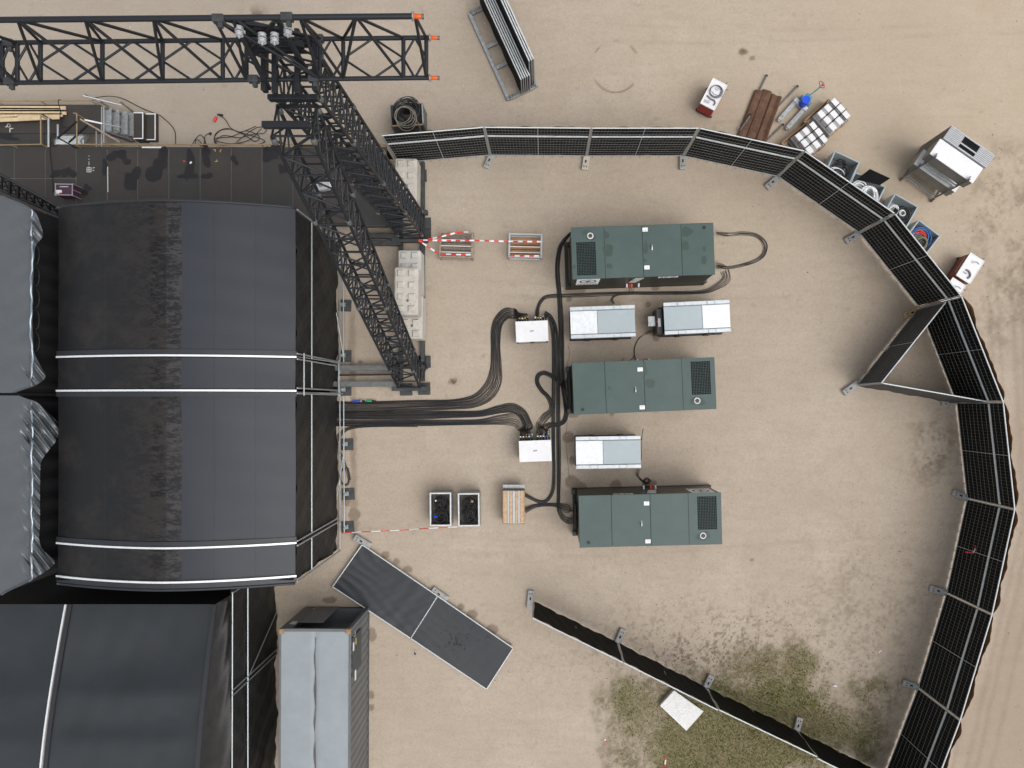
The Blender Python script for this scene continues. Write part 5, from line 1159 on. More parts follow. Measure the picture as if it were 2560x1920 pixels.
# two covered panels lying flat
zf = 0.16; q1, q2, q3, q4, q5, q6 = [w('O', x, y, zf) for x, y in ((795,372),(625,615),(1075,912),(1230,668),(1665,968),(1512,1205))]
for nm, (a, b_, c, d), m_, lab in (('lying_fence', (q1,q2,q3,q4), 'tarp_creased', 'black tarpaulin covered fence panel lying flat, creased, nearer the stage'), ('lying_fence', (q4,q3,q6,q5), 'tarp_flat', 'smooth black tarpaulin covered fence panel lying flat, farther from the stage')):
    if m_ not in M_: mat('tarp_creased', (0.026,0.029,0.035), 0.5, 0, 0.15, 2.5, 0.1, 20)
    cc = (a+b_+c+d)/4; t = thing(nm, lab, 'fence panel', (cc.x, cc.y, 0), 0, 'covered fence panels lying flat')
    ins = 0.02; A2, B2, C2, D2_ = [p+(cc-p).normalized()*ins for p in (a, b_, c, d)]
    for p, q in ((a,b_),(b_,c),(c,d),(d,a)):
        e = (q-p).normalized()*0.015; rod('frame_tube', p+e, q-e, 0.022, 'galv_pale', t)
    cr = 0.4 if m_ == 'tarp_creased' else 0.1
    def fn(u, v):
        p = A2.lerp(D2_, u).lerp(B2.lerp(C2, u), v); n_ = 0.024*abs(math.sin(u*7-v*15+math.sin(u*5+v*4)*1.6))**3*math.exp(-((u-0.1)/0.25)**2)+0.012*math.sin(u*34+v*3)*math.exp(-((u-0.75)/0.2)**2)+0.010*math.sin(v*30-u*14)*math.exp(-(v-0.9)**2*12)+0.004*math.sin(u*60+v*20)
        return (p.x, p.y, zf-0.005+cr*n_-0.03*math.sin(u*PI)*math.sin(v*PI))
    MB().grid(fn, 80, 60).build('tarpaulin', m_, t, world=True, smooth=True)
    b = MB()
    for p, q in ((b_,c),(d,a),(c,d)):
        for i in range(7): x = p.lerp(q, (i+0.5)/7); b.path(ring((x.x, x.y, zf), 0.035, 6, 0.02), 0.006, 4, True)
    b.build('cable_tie', 'alu', t, world=True, kind='stuff')
    b = MB()
    for p in (a, b_, c, d): b.cbox((p.x+(cc.x-p.x)*0.08, p.y+(cc.y-p.y)*0.08, 0.065), (0.18,0.18,0.12), 0.01)
    b.build('support', 'concrete_grey', t, world=True)
for c, x, y, x0, y0, x1, y1, lab in (('O',800,352,750,325,855,385,'grey rag-like concrete foot at the stage end of the lying panels'), ('O',1245,655,1195,620,1295,690,'concrete foot at the middle joint of the lying panels')):
    foot(lab, w(c, x, y), ang(c, x0, y0, x1, y1))
lf = [o for o in bpy.data.objects if o.name.startswith('lying_fence')][-1]; b = MB(); rr = random.Random(3)
for k in range(70):
    p = w('O', rr.gauss(1345, 50), rr.gauss(925, 35), zf+0.012); r_ = rr.uniform(0.008, 0.03); b.poly(blob((p.x, p.y, p.z), r_, r_*rr.uniform(0.5, 1), k, 8, 0.4))
for x, y, r_ in ((1522,918,0.07),(1632,995,0.05),(1100,1000,0.04)):
    p = w('O', x, y, zf+0.012); b.poly(blob((p.x, p.y, p.z), r_, r_*1.3, 9, 12, 0.4))
b.build('water_drops', 'deck_wet', lf, world=True, kind='stuff')
# white chequered plate on a box
zc = 0.22; a, b_, c, d = [w('P', x, y, zc) for x, y in ((985,722),(1148,838),(1053,944),(908,806))]; cc = (a+b_+c+d)/4
t = thing('cover_plate', 'white chequered metal plate on a low concrete base, beside the bottom fence', 'cover plate', (cc.x, cc.y, 0))
MB().prism([a,b_,c,d], zc-0.02, zc).build('plate', 'plate', t, world=True)
b = MB(); n = 18
for i in range(n):
    for j in range(int(n*0.8)):
        u, v = (i+0.5)/n, (j+0.5)/(n*0.8); p = a.lerp(b_, u).lerp(d.lerp(c, u), v); b.box((p.x, p.y, zc+0.002), (0.045,0.014,0.005), 0.5+(PI/2 if (i+j) % 2 else 0))
b.build('tread_pattern', 'panel_grey', t, world=True, kind='stuff')
sh = Vector((-0.10,0.06,0)); MB().prism([p+(cc-p)*0.06+sh*0.5 for p in (a,b_,c,d)], -0.02, zc-0.02).build('base', 'concrete', t, world=True)
# ---------------------------------------------------------------- shipping container
zc = 2.6; p = w('O', 315, 852, zc); q = w('O', 728, 862, zc); CW = q.x-p.x; yN_ = (p.y+q.y)/2; CL = 6.06
t = thing('shipping_container', 'grey shipping container with an open door panel at its north end', 'container', ((p.x+q.x)/2, yN_-CL/2, 0), -0.004)
hx, hy = CW/2, CL/2
MB().cbox((0,0,0.08), (CW-0.04, CL-0.04, 0.16), 0.01).build('floor_frame', 'cont_dark', t)
def rib_wall(fn, n, mt, nm, depth=0.03):
    b = MB(); N = n*4
    prof = [0,0,1,1]
    b.grid(lambda u, v: fn(u, v, depth*prof[int(round(u*N)) % 4]), N, 1); return b.build(nm, mt, t)
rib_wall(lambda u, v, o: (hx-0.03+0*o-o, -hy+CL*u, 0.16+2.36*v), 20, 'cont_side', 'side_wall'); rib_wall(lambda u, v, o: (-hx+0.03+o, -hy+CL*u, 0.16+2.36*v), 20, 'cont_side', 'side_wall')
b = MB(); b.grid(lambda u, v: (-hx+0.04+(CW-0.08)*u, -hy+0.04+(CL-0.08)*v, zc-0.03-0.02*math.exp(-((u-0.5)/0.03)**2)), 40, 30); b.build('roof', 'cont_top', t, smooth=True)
b = MB(); b.poly([(-0.012+0.03*math.sin(i*1.7), -hy+0.1+i*(CL-0.4)/20, zc-0.012) for i in range(21)]+[(0.012+0.04*abs(math.sin(i*0.35)), -hy+0.1+i*(CL-0.4)/20, zc-0.012) for i in range(20,-1,-1)]); b.build('roof_puddle', 'stain', t)
for k, (x, y, rx, ry) in enumerate(((-0.55,1.2,0.10,0.5),(0.55,0.9,0.22,0.10),(0.4,0.1,0.16,0.5),(-0.6,-0.6,0.14,0.5),(0.7,2.1,0.15,0.08))): pass
for sx in (-1, 1):
    b = MB(); b.cbox((sx*(hx-0.03), 0, zc-0.04), (0.07, CL-0.3, 0.08), 0.008); b.build('top_rail', 'cont_side', t)
    for sy in (-1, 1):
        b = MB(); b.cbox((sx*(hx-0.085), sy*(hy-0.085), zc-0.03), (0.17,0.17,0.12), 0.015); b.build('corner_casting', 'casting', t)
        MB().cbox((sx*(hx-0.07), sy*(hy-0.07), 1.25), (0.13,0.13,2.36), 0.01).build('corner_post', 'cont_side', t)
for sy in (-1, 1): MB().cbox((0, sy*(hy-0.05), zc-0.045), (CW-0.34,0.10,0.09), 0.008).build('end_header', 'cont_side', t)
MB().box((0, -hy+0.03, 1.3), (CW-0.2, 0.03, 2.3)).build('end_wall', 'cont_side', t)
MB().box((0, hy-0.55, 1.3), (CW-0.2, 0.02, 2.3)).build('inner_bulkhead', 'cont_side', t)
MB().cbox((-0.36, hy-0.01, 1.0), (0.82, 0.05, 1.75), 0.006).build('door', 'cont_side', t)
MB().path([(-0.72, hy+0.03, 0.35), (-0.72, hy+0.05, 0.55)], 0.015, 6).build('latch', 'alu', t)
MB().cbox((-0.93, hy-0.03, 1.3), (0.26, 0.04, 2.3), 0.006).build('door_frame', 'cont_side', t)
MB().box((0.0, hy-0.29, 0.168), (CW-0.2, 0.5, 0.012)).build('floor_board', 'cont_side', t)
MB().cbox((-0.93, hy-0.004, 1.95), (0.20, 0.012, 0.30), 0.003).build('notice', 'offwhite', t)
MB().cbox((hx-0.018, hy-1.05, 1.75), (0.03, 1.3, 1.1), 0.006).build('side_hatch', 'cont_dark', t)
for y, z, sy, sz, m_ in ((-0.7,2.25,0.28,0.14,'label'),(-0.62,1.95,0.22,0.1,'yellow'),(-1.75,2.0,0.34,0.16,'label')): MB().box((hx+0.003, hy+y, z), (0.008, sy, sz)).build('notice', m_, t)
MB().path([(hx, hy-0.35, 2.3), (hx+0.06, hy-0.33, 2.3), (hx+0.06, hy-0.2, 2.25), (hx, hy-0.18, 2.2)], 0.015, 6).build('latch', 'alu', t)
# ---------------------------------------------------------------- rack of stored fence panels at the top
ra, rb, rc = w('C', 178, 120, 0.08), w('C', 520, 868, 0.08), w('C', 772, 748, 0.08)
du = (ra-rb).normalized(); dv = (rc-rb).normalized(); WR = (rc-rb).length; LR = (ra-rb).length
t = thing('panel_rack', 'galvanized steel rack with toothed ends holding upright fence panels', 'rack', tuple(Vector((rb.x, rb.y, 0))))
for v in (0.03, WR-0.03): MB().bar(rb+dv*v, rb+dv*v+du*LR, 0.13, 0.10, b=0.008).build('beam', 'galv', t, world=True)
for u in (0.04, LR*0.36, LR*0.60, LR-0.04): MB().bar(rb+du*u+dv*0.1, rb+du*u+dv*(WR-0.1), 0.13, 0.10, b=0.008).build('beam', 'galv', t, world=True)
for u in (0.04, LR-0.04):
    for k in range(15): p = rb+du*u+dv*(0.06+(WR-0.1)*k/14); MB().bar(p+Vector((0,0,0.05)), p+Vector((0,0,0.20)), 0.02, 0.05).build('tooth', 'steel', t, world=True)
for k in range(8):
    v = WR*(0.47+0.068*k); h = 1.15 if k < 5 else 1.85; L_ = 3.6
    base = rb+dv*v; cen = base+du*(LR/2-0.05+ (0.25 if k > 4 else 0.1)); a_ = math.atan2(du.y, du.x)
    lab = f'stored galvanized fence panel with black cloth standing in the steel rack, {ORD[k]} from the left'
    f = thing('stored_fence', lab, 'fence panel', (cen.x, cen.y, 0.12), a_, 'fence panels stored in the rack'); M = MW[f]; hl = L_/2
    for s_ in (-1, 1): rod('post', M@Vector((s_*hl,0,0.02)), M@Vector((s_*hl,0,h)), 0.024, 'galv', f)
    rod('top_rail', M@Vector((-hl,0,h)), M@Vector((hl,0,h)), 0.026, 'galv_pale', f); rod('bottom_rail', M@Vector((-hl,0,0.04)), M@Vector((hl,0,0.04)), 0.02, 'galv', f)
    MB().grid(lambda u, v_: (-hl+2*hl*u, 0.028+0.012*math.sin(u*22+k), 0.03+(h-0.05)*v_), 30, 4).build('cloth', 'cloth', f, smooth=True)
# ---------------------------------------------------------------- cable box north of the fence
zb = 0.95; a, b_, c, d = [w('AE', x, y, zb) for x, y in ((215,440),(1330,385),(1375,1130),(225,1200))]
cc = (a+b_+c+d)/4; L_, W_ = ((b_-a).length+(c-d).length)/2, ((d-a).length+(c-b_).length)/2; a_ = math.atan2((b_-a).y, (b_-a).x)
t = thing('cable_box', 'dark wooden box heaped with coiled black and grey cable, above the fence', 'box', (cc.x, cc.y, 0), a_)
for sy in (-1, 1): MB().cbox((0, sy*(W_/2-0.02), zb/2+0.03), (L_-0.1, 0.03, zb-0.08), 0.005).build('side_panel', 'cont_dark' if sy < 0 else 'steel_dark', t)
for sx in (-1, 1): MB().cbox((sx*(L_/2-0.02), 0, zb/2+0.03), (0.03, W_-0.1, zb-0.08), 0.005).build('side_panel', 'steel', t)
for sx in (-1, 1):
    for sy in (-1, 1): MB().cbox((sx*(L_/2-0.03), sy*(W_/2-0.03), zb/2), (0.06,0.06,zb), 0.006).build('post', 'steel', t)
MB().cbox((0, -W_/2+0.02, zb-0.01), (L_-0.1, 0.05, 0.04), 0.005).build('rim', 'wood', t); MB().cbox((L_/2-0.02, 0, zb-0.01), (0.05, W_-0.1, 0.04), 0.005).build('rim', 'galv', t)
MB().box((0,0,0.1), (L_-0.06, W_-0.06, 0.05)).build('bottom', 'wood_old', t)
t2 = thing('cable_coil', 'big tangled coil of black and grey cable lying in the dark wooden box', 'cable', (cc.x, cc.y, 0.3), a_)
rr = random.Random(5)
for i in range(34):
    r = rr.uniform(0.26, 0.50); z = 0.35+0.013*i+rr.uniform(0, 0.03); MB().path(ring((rr.uniform(-0.06,0.10), rr.uniform(-0.04,0.14), z), r, 28, rr.uniform(0, 0.05), 1, rr.uniform(0.85, 1.05), rr.uniform(0, 6), 0.06), 0.015, 6, True).build('cable_turn', 'rubber' if i < 24 or i % 3 else 'steel_dark', t2, smooth=True)
for i in range(5):
    MB().path(ring((-0.10+0.03*i, -0.04-0.04*i, 0.86+0.012*i), 0.30+0.025*i, 30, 0.03, 1, 0.95, i*1.1, 0.07), 0.012, 6, True).build('cable_turn', 'cable_grey', t2, smooth=True) if 'cable_grey' in M_ else None
mat('cable_grey', (0.24,0.22,0.18), 0.5, 0, 0.25, 4)
for i in range(5):
    MB().path(ring((-0.10+0.03*i, -0.06-0.04*i, 0.84+0.012*i), 0.28+0.03*i, 30, 0.03, 1, 0.95, i*1.1, 0.07), 0.011, 6, True).build('cable_turn', 'cable_grey', t2, smooth=True)
MB().path(spline([(0.25,-0.2,0.85),(0.38,-0.3,0.8),(0.44,-0.5,0.6),(0.35,-0.62,0.4),(0.2,-0.6,0.3)], 6), 0.012, 6).build('cable_tail', 'cable_grey', t2, smooth=True)
# ---------------------------------------------------------------- red and white trolleys
def trolley(label, cr, tl, tr, bl, red_m, front_red, hose):
    z = 0.78; c, L_, W_, a_ = rect(cr, tl, tr, bl, z)                 # tl-tr short edge, tl-bl long edge
    t = thing('hose_trolley', label, 'trolley', (c.x, c.y, 0), a_, 'red and white hose trolleys')
    MB().cbox((0,0,0.42), (L_-0.04, W_-0.04, 0.60), 0.012).build('cabinet', red_m, t)
    MB().cbox((0,0,0.745), (L_, W_, 0.05), 0.012).build('top', 'white', t)
    b = MB()
    for sy in (-1, 1): b.cbox((0, sy*(W_/2-0.012), 0.777), (L_-0.05, 0.02, 0.012), 0.003)
    for sx in (-1, 1): b.cbox((sx*(L_/2-0.012), 0, 0.777), (0.02, W_, 0.013), 0.003)
    b.build('rim', 'label', t)
    MB().cbox((0,0,0.10), (L_-0.02, W_-0.02, 0.03), 0.005).build('chassis', 'steel_dark', t)
    for sx in (-1, 1):
        for sy in (-1, 1): MB().path([(sx*(L_/2-0.02), sy*(W_/2-0.08)-0.025, 0.06), (sx*(L_/2-0.02), sy*(W_/2-0.08)+0.025, 0.06)], 0.055, 12).build('wheel', 'rubber', t)
    MB().path([(L_/2-0.1, W_/2, 0.7), (L_/2-0.06, W_/2+0.10, 0.74)], 0.014, 6).build('handle', 'steel', t); MB().path([(L_/2-0.02, W_/2-0.16, 0.7), (L_/2+0.09, W_/2-0.12, 0.74)], 0.014, 6).build('handle', 'steel', t)
    h = thing('hose_coil', 'grey hose with nozzle lying on the ' + ('lone red and white trolley' if hose == 'ring' else 'upper trolley right of the fence' if hose == 'nozzle' else 'lower trolley right of the fence'), 'hose', tuple(MW[t]@Vector((0, 0, 0.77))), a_, 'hoses on the trolleys')
    if hose == 'ring':
        for i in range(3): MB().path(ring((0.02*i, 0.12-0.01*i, 0.03+0.02*i), 0.195+0.014*i, 26, 0, 1, 1, i), 0.014, 7, True).build('hose_turn', 'grey_hose', h, smooth=True)
        MB().path([(-0.19,-0.16,0.03),(0.0,-0.22,0.04),(0.12,-0.20,0.04),(0.19,-0.27,0.03),(0.17,-0.36,0.03)], 0.026, 8).build('nozzle', 'grey_hose', h, smooth=True)
        MB().path([(-0.12,0.06,0.02),(0.0,0.0,0.02),(0.12,0.02,0.02)], 0.008, 6).build('cord', 'steel', h); MB().path(ring((0.03,0.22,0.03), 0.05, 14), 0.014, 6, True).build('cap', 'offwhite', h)
        MB().cbox((-0.10,-0.34,0.01), (0.20,0.10,0.02), 0.004, 0.2).build('tray', 'panel_grey', h)
    else:
        MB().path(spline([(-0.10,-0.14,0.03),(0.0,-0.13,0.03),(0.10,-0.19,0.03),(0.14,-0.28,0.03),(0.10,-0.36,0.03)], 5), 0.032 if hose == 'nozzle' else 0.012, 8).build('nozzle', 'grey_hose', h, smooth=True)
        MB().path([(-0.14,-0.24,0.02),(0.0,-0.24,0.02)], 0.02, 8).build('clip', 'panel_grey', h); MB().path(ring((-0.04,0.24,0.02), 0.045, 14), 0.010, 6, True).build('cap', 'offwhite', h)
        MB().path(spline([(0.0,0.26,0.02),(0.08,0.30,0.02),(0.18,0.28,0.02)], 4), 0.012, 6).build('cord', 'steel', h)
    b = MB()
    for i in range(9): b.box((-L_/2+0.012, 0.34-0.075*i, 0.55), (0.012, 0.05, 0.028))
    b.build('lettering', 'offwhite', t)
    return t
trolley('red and white hose trolley with coiled hose, left of the timbers', 'AC', (800,180), (1265,420), (385,995), 'red', True, 'ring')
trolley('red and white hose trolley right of the fence, the upper of two', 'AB', (1170,140), (1590,410), (690,790), 'red_brown', False, 'nozzle')
trolley('red and white hose trolley right of the fence, the lower of two half hidden', 'AB', (640,870), (1030,1130), (160,1520), 'red_brown', False, 'thin')
# ---------------------------------------------------------------- brown timbers and steel props
for i, (x0, y0, x1, y1, wd_, z) in enumerate(((850,325,600,960,0.33,0.14),(935,320,690,1000,0.36,0.18),(1035,370,795,1040,0.40,0.15))):
    lab = ('brown weathered timber beam behind the fence, left of three', 'brown weathered timber beam behind the fence, middle of three', 'brown weathered timber beam behind the fence, right of three')[i]
    p, q = w('D', x0, y0, z), w('D', x1, y1, z)
    b = MB(); d = (q-p); n_ = Vector((-d.y, d.x, 0)).normalized()
    t = thing('timber_baulk', lab, 'timber', tuple(Vector(((p.x+q.x)/2, (p.y+q.y)/2, 0))), math.atan2(d.y, d.x), 'brown timber beams'); L_ = d.length
    prof = [(-wd_/2,0.0),(-wd_/2,z*0.55),(-wd_/2+0.05,z*0.9),(-0.03,z*(1.0 if i != 2 else 0.62)),(0.03,z*(1.0 if i != 2 else 0.55)),(wd_/2-0.05,z*1.0),(wd_/2,z*0.6),(wd_/2,0.0)]
    vs_ = []; N = 24
    for k in range(N+1):
        x = -L_/2+L_*k/N
        for (yy, zz) in prof: vs_.append((x, yy+0.002*math.sin(k*1.3+yy*9), zz+0.004*math.sin(k*2.1+yy*20)))
    m8 = len(prof); fs = [[k*m8+j, k*m8+j+1, (k+1)*m8+j+1, (k+1)*m8+j] for k in range(N) for j in range(m8-1)]+[list(range(m8)), list(range(N*m8, N*m8+m8))]
    MB().add(vs_, fs).build('beam_body', 'sleeper', t)
for i, (x0, y0, x1, y1, lab, rings) in enumerate(((918,172,640,750,'long galvanized steel prop with ring collars along the left timber',1), (1245,285,1040,500,'galvanized steel prop right of the timbers, upper',0), (1092,692,905,875,'galvanized steel prop beside the pallet truck forks',0), (745,590,640,745,'short steel prop lying on the left timber',0))):
    zz = 0.20 if i == 3 else 0.06; p, q = w('D', x0, y0, zz), w('D', x1, y1, zz)
    t = thing('steel_prop', lab, 'steel prop', tuple(Vector((p.x, p.y, 0))), 0, 'steel props lying by the timbers'); m1 = p.lerp(q, 0.45)
    rod('outer_tube', p, m1, 0.030, 'steel', t); rod('inner_tube', m1, q, 0.023, 'galv_pale' if i == 0 else 'steel', t); rod('end_cap', p-(q-p).normalized()*0.04, p, 0.045, 'black', t)
    if rings:
        for f in (0.5, 0.97): c = p.lerp(q, f)+Vector((-0.06,0.0,0)); MB().path(ring(c, 0.06, 14), 0.012, 6, True).build('ring_handle', 'galv', t, world=True, smooth=True)
# ---------------------------------------------------------------- pallet truck
f1a, f1b, f2a, f2b = w('D', 1055,640,0.12), w('D', 1240,430,0.12), w('D', 1140,725,0.12), w('D', 1320,525,0.12)
t = thing('pallet_truck', 'blue and teal hand pallet truck with grey forks and a red grip', 'pallet truck', tuple(Vector((f1b.x, f1b.y, 0))))
for a, c in ((f1a,f1b),(f2a,f2b)):
    d = (c-a).normalized(); MB().bar(a, c+d*0.05, 0.17, 0.06, b=0.012).build('fork', 'galv', t, world=True)
    MB().bar(a-d*0.07, a+d*0.01, 0.12, 0.05, b=0.02).build('fork_tip', 'galv', t, world=True); MB().bar(a+d*0.12+Vector((0,0,0.032)), a+d*0.20+Vector((0,0,0.032)), 0.07, 0.01).build('roller', 'rust', t, world=True)
cb = (f1b+f2b)/2; d = ((f1b-f1a)+(f2b-f2a)).normalized(); sd_ = Vector((-d.y,d.x,0))
MB().bar(cb-sd_*0.30, cb+sd_*0.30, 0.16, 0.16, b=0.015).build('fork_bridge', 'galv_pale', t, world=True)
pb_ = w('D', 1335, 430, 0.45); ex = cb+d*0.10
b = MB(); b.cyl((pb_.x, pb_.y, 0.18), 0.17, 0.34, 20, r2=0.15); b.build('hydraulic_cover', 'blue', t, world=True, smooth=False)
MB().cbox((pb_.x+d.x*0.18, pb_.y+d.y*0.18, 0.30), (0.20,0.26,0.30), 0.03, math.atan2(d.y, d.x)).build('pump_housing', 'teal', t, world=True)
for s_ in (-1, 1): p = pb_+d*0.16+sd_*0.20*s_; MB().path([(p.x-sd_.x*0.03, p.y-sd_.y*0.03, 0.10), (p.x+sd_.x*0.03, p.y+sd_.y*0.03, 0.10)], 0.10, 14).build('wheel', 'teal', t, world=True)
h0, h1 = pb_+d*0.26+Vector((0,0,0.0)), w('D', 1495, 285, 0.95)
MB().path([h0, h1], 0.024, 8).build('tow_bar', 'teal', t, world=True, smooth=True); hc = w('D', 1508, 262, 1.0)
MB().path(ring(hc, 0.13, 20, 0, 0.55, 1.0, 0.5), 0.016, 7, True).build('grip', 'steel', t, world=True, smooth=True)
g = w('D', 1520, 262, 1.03); b = MB(); b.cyl((g.x, g.y, g.z-0.03), 0.045, 0.06, 14); b.build('lever', 'red_tape', t, world=True)
# ---------------------------------------------------------------- pallets of white blocks
def pallet(label, c, rz, seed):
    t = thing('block_pallet', label, 'pallet', (c.x, c.y, 0), rz, 'pallets of strapped white blocks'); L_, W_ = 1.16, 1.02
    for i in range(5): MB().cbox((-L_/2+0.10+(L_-0.2)*i/4, 0, 0.135), (0.17, W_, 0.024), 0.004).build('pallet_board', 'steel_mid' if i < 2 else 'wood', t)
    for i in range(3): MB().cbox((0, -W_/2+0.06+(W_-0.12)*i/2, 0.062), (L_, 0.10, 0.12), 0.005).build('pallet_runner', 'wood', t)
    for i in range(1, 4): MB().cbox((-L_/2+0.14+0.295*i, 0.0, 0.255), (0.27, W_-0.08, 0.21), 0.01).build('block', 'concrete_grey', t)
    for i in range(3):
        for j in range(3):
            x = -0.13+0.32*i+0.015*(j % 2); y = -0.30+0.30*j
            MB().cbox((x, y, 0.50), (0.205, 0.265, 0.26), 0.012, random.uniform(-0.02, 0.02)).build('block', 'white', t)
            if i < 2: MB().cbox((x+0.16, y, 0.50), (0.11, 0.24, 0.20), 0.008).build('handle_slot', 'concrete_grey', t)
    MB().cbox((-L_/2-0.03, 0, 0.20), (0.075, W_+0.06, 0.30), 0.005).build('collar_board', 'wood', t); MB().cbox((0, W_/2+0.03, 0.20), (L_, 0.05, 0.30), 0.005).build('collar_board', 'wood', t)
    for y in (-0.155, 0.145): MB().cbox((0.17, y, 0.637), (1.0, 0.022, 0.006), 0.001).build('strap', 'black', t)
    for x in (0.33, 0.40): MB().cbox((x, 0, 0.645), (0.022, W_+0.02, 0.006), 0.001).build('strap', 'black', t)
    for x in (0.33, 0.40):
        for s_ in (-1, 1): MB().cbox((x, s_*(W_/2+0.008), 0.39), (0.022, 0.005, 0.51), 0.001).build('strap', 'black', t)
pa, pb2 = w('D', 1375, 600, 0.6), w('D', 1595, 405, 0.6); rz = math.atan2((pb2-pa).y, (pb2-pa).x)
pallet('wooden pallet of strapped white blocks, the upper right of the pair', w('D', 1585, 625, 0.55), rz, 1)
pallet('wooden pallet of strapped white blocks, the lower left one touching the fence', w('D', 1345, 870, 0.55), rz-0.06, 2)
# ---------------------------------------------------------------- grey totes with coils
def tote(label, a, b_, depth, coils, seed, clabel):
    z = 0.74; p, q = w('E', *a, z), w('E', *b_, z); d = (q-p); L_ = d.length; a_ = math.atan2(d.y, d.x); nrm = Vector((d.y, -d.x, 0)).normalized()
    c = (p+q)/2+nrm*depth/2; t = thing('plastic_tote', label, 'tote', (c.x, c.y, 0), a_, 'grey plastic totes behind the fence'); W_ = depth; rr = random.Random(seed)
    for sy in (-1, 1): MB().cbox((0, sy*(W_/2-0.02), 0.41), (L_-0.085, 0.035, 0.60), 0.008).build('side', 'tote', t)
    for sx in (-1, 1): MB().cbox((sx*(L_/2-0.02), 0, 0.41), (0.035, W_, 0.60), 0.008).build('side', 'tote', t)
    b = MB(); e = 0.05
    for sy in (-1, 1): b.cbox((0, sy*(W_/2-e/2+0.008), z-0.015), (L_-2*e+0.01, e, 0.035), 0.008)
    for sx in (-1, 1): b.cbox((sx*(L_/2-e/2+0.008), 0, z-0.015), (e, W_+0.016, 0.035), 0.008)
    b.build('rim', 'tank_grey', t)
    MB().cbox((0,0,0.12), (L_-0.06, W_-0.06, 0.05), 0.01).build('bottom', 'tote', t)
    for sx in (-1, 1):
        for sy in (-1, 1): MB().cbox((sx*(L_/2-0.1), sy*(W_/2-0.1), 0.05), (0.14,0.14,0.10), 0.01).build('foot', 'tote', t)
    k = thing('cable_coil', clabel, 'cable', (c.x, c.y, 0.2), a_, 'coils in the grey totes')
    for (x, y, r, m_, n, rad, z0) in coils:
        for i in range(n): MB().path(ring((x+rr.uniform(-0.03,0.03), y+rr.uniform(-0.03,0.03), z0+0.08+0.018*i), r*1.15*rr.uniform(0.72, 1.05), 24, rr.uniform(0, 0.05), 1, rr.uniform(0.85, 1), rr.uniform(0, 6), 0.05), rad, 6, True).build('cable_turn', m_, k, smooth=True)
    return t
tote('grey plastic tote with black and white coils, nearest the pallets', (345,382), (592,495), 1.0, [(0.05,0.05,0.26,'rubber',8,0.02,0.15),(-0.05,-0.22,0.26,'white_cable',4,0.018,0.26),(-0.02,-0.26,0.22,'rubber',5,0.02,0.30),(0.0,0.28,0.14,'black',5,0.03,0.1)], 1, 'black and white cable coils in the tote nearest the pallets')
tote('grey plastic tote heaped with white coils and a black board', (548,590), (848,738), 0.95, [(-0.22,-0.05,0.24,'white_cable',8,0.02,0.35),(0.12,-0.12,0.27,'white_cable',9,0.02,0.42),(0.2,-0.1,0.30,'white_cable',4,0.02,0.5)], 2, 'heap of white cable coils in the second tote')
tote('grey plastic tote with a small white coil and black coils', (938,803), (1170,935), 1.1, [(-0.22,0.02,0.17,'white_cable',8,0.016,0.32),(0.12,0.05,0.25,'rubber',9,0.022,0.3),(0.02,-0.15,0.2,'black',6,0.03,0.2),(0.08,0.06,0.09,'white_cable',3,0.016,0.5)], 3, 'small white coil and black coils in the third tote')
tote('grey plastic tote with blue, red and olive coils', (1175,1062), (1388,1222), 0.95, [(-0.02,0.05,0.34,'blue_cable',3,0.024,0.30),(-0.05,-0.02,0.29,'red_tape',5,0.026,0.22),(0.10,-0.12,0.22,'olive',6,0.022,0.33),(0.1,-0.15,0.16,'steel_dark',4,0.02,0.3)], 4, 'blue, red and olive hose coils in the fourth tote')
zb = 0.80; P4 = [w('E', x, y, z_) for x, y, z_ in ((690,562,0.80),(892,655,0.80),(790,722,0.86),(560,665,0.86))]
c = sum(P4, Vector())/4; b = MB(); b.add([*P4, *[p-Vector((0,0,0.02)) for p in P4]], [[0,1,2,3],[7,6,5,4],[0,4,5,1],[1,5,6,2],[2,6,7,3],[3,7,4,0]])
o = b.build('board', 'cloth_wet', None); _tag(o, 'flat black board leaning across the second grey tote', 'board')
# ---------------------------------------------------------------- wheeled rack of white cases and grey panels
zu = 2.1; A4, B4, C4 = w('AD', 610, 690, zu), w('AD', 1490, 1300, zu), w('AD', 880, 412, zu)
ux = (B4-A4); LU = ux.length; ux.normalize(); uy = Vector((-ux.y, ux.x, 0)); WU = abs((C4-A4).dot(uy)); a_ = math.atan2(ux.y, ux.x)
og = A4; og = Vector((A4.x, A4.y, 0))
t = thing('wheeled_rack', 'wheeled steel rack carrying white cases and a stack of grey panels', 'rack', tuple(og), a_)
DP = 0.52
for x in (0.18, LU-0.22):
    MB().cbox((x, (WU+DP)/2, 0.16), (0.07, WU+DP+0.25, 0.08), 0.008).build('base_beam', 'steel', t)
    for y in (-0.14, WU+DP+0.12):
        MB().path([(x-0.03, y, 0.07), (x+0.03, y, 0.07)], 0.07, 14).build('wheel', 'sleeper', t)
    MB().cbox((x, -0.06, 1.20), (0.05,0.05,2.2), 0.006).build('post', 'steel', t)
    for z in (1.12, 2.16): MB().bar((x, -0.06, z), (x, 0.10, z+0.02), 0.045, 0.045).build('retainer', 'steel', t)
    MB().cbox((x, WU/2, 1.50), (0.06, WU+0.1, 0.06), 0.006).build('shelf_bracket', 'steel', t)
for z in (0.22, 1.46): 
    for y in (-0.06, 0.03): MB().cbox((LU/2, y-0.03, z), (LU-0.5, 0.035, 0.05), 0.006).build('shelf_rail', 'galv', t)
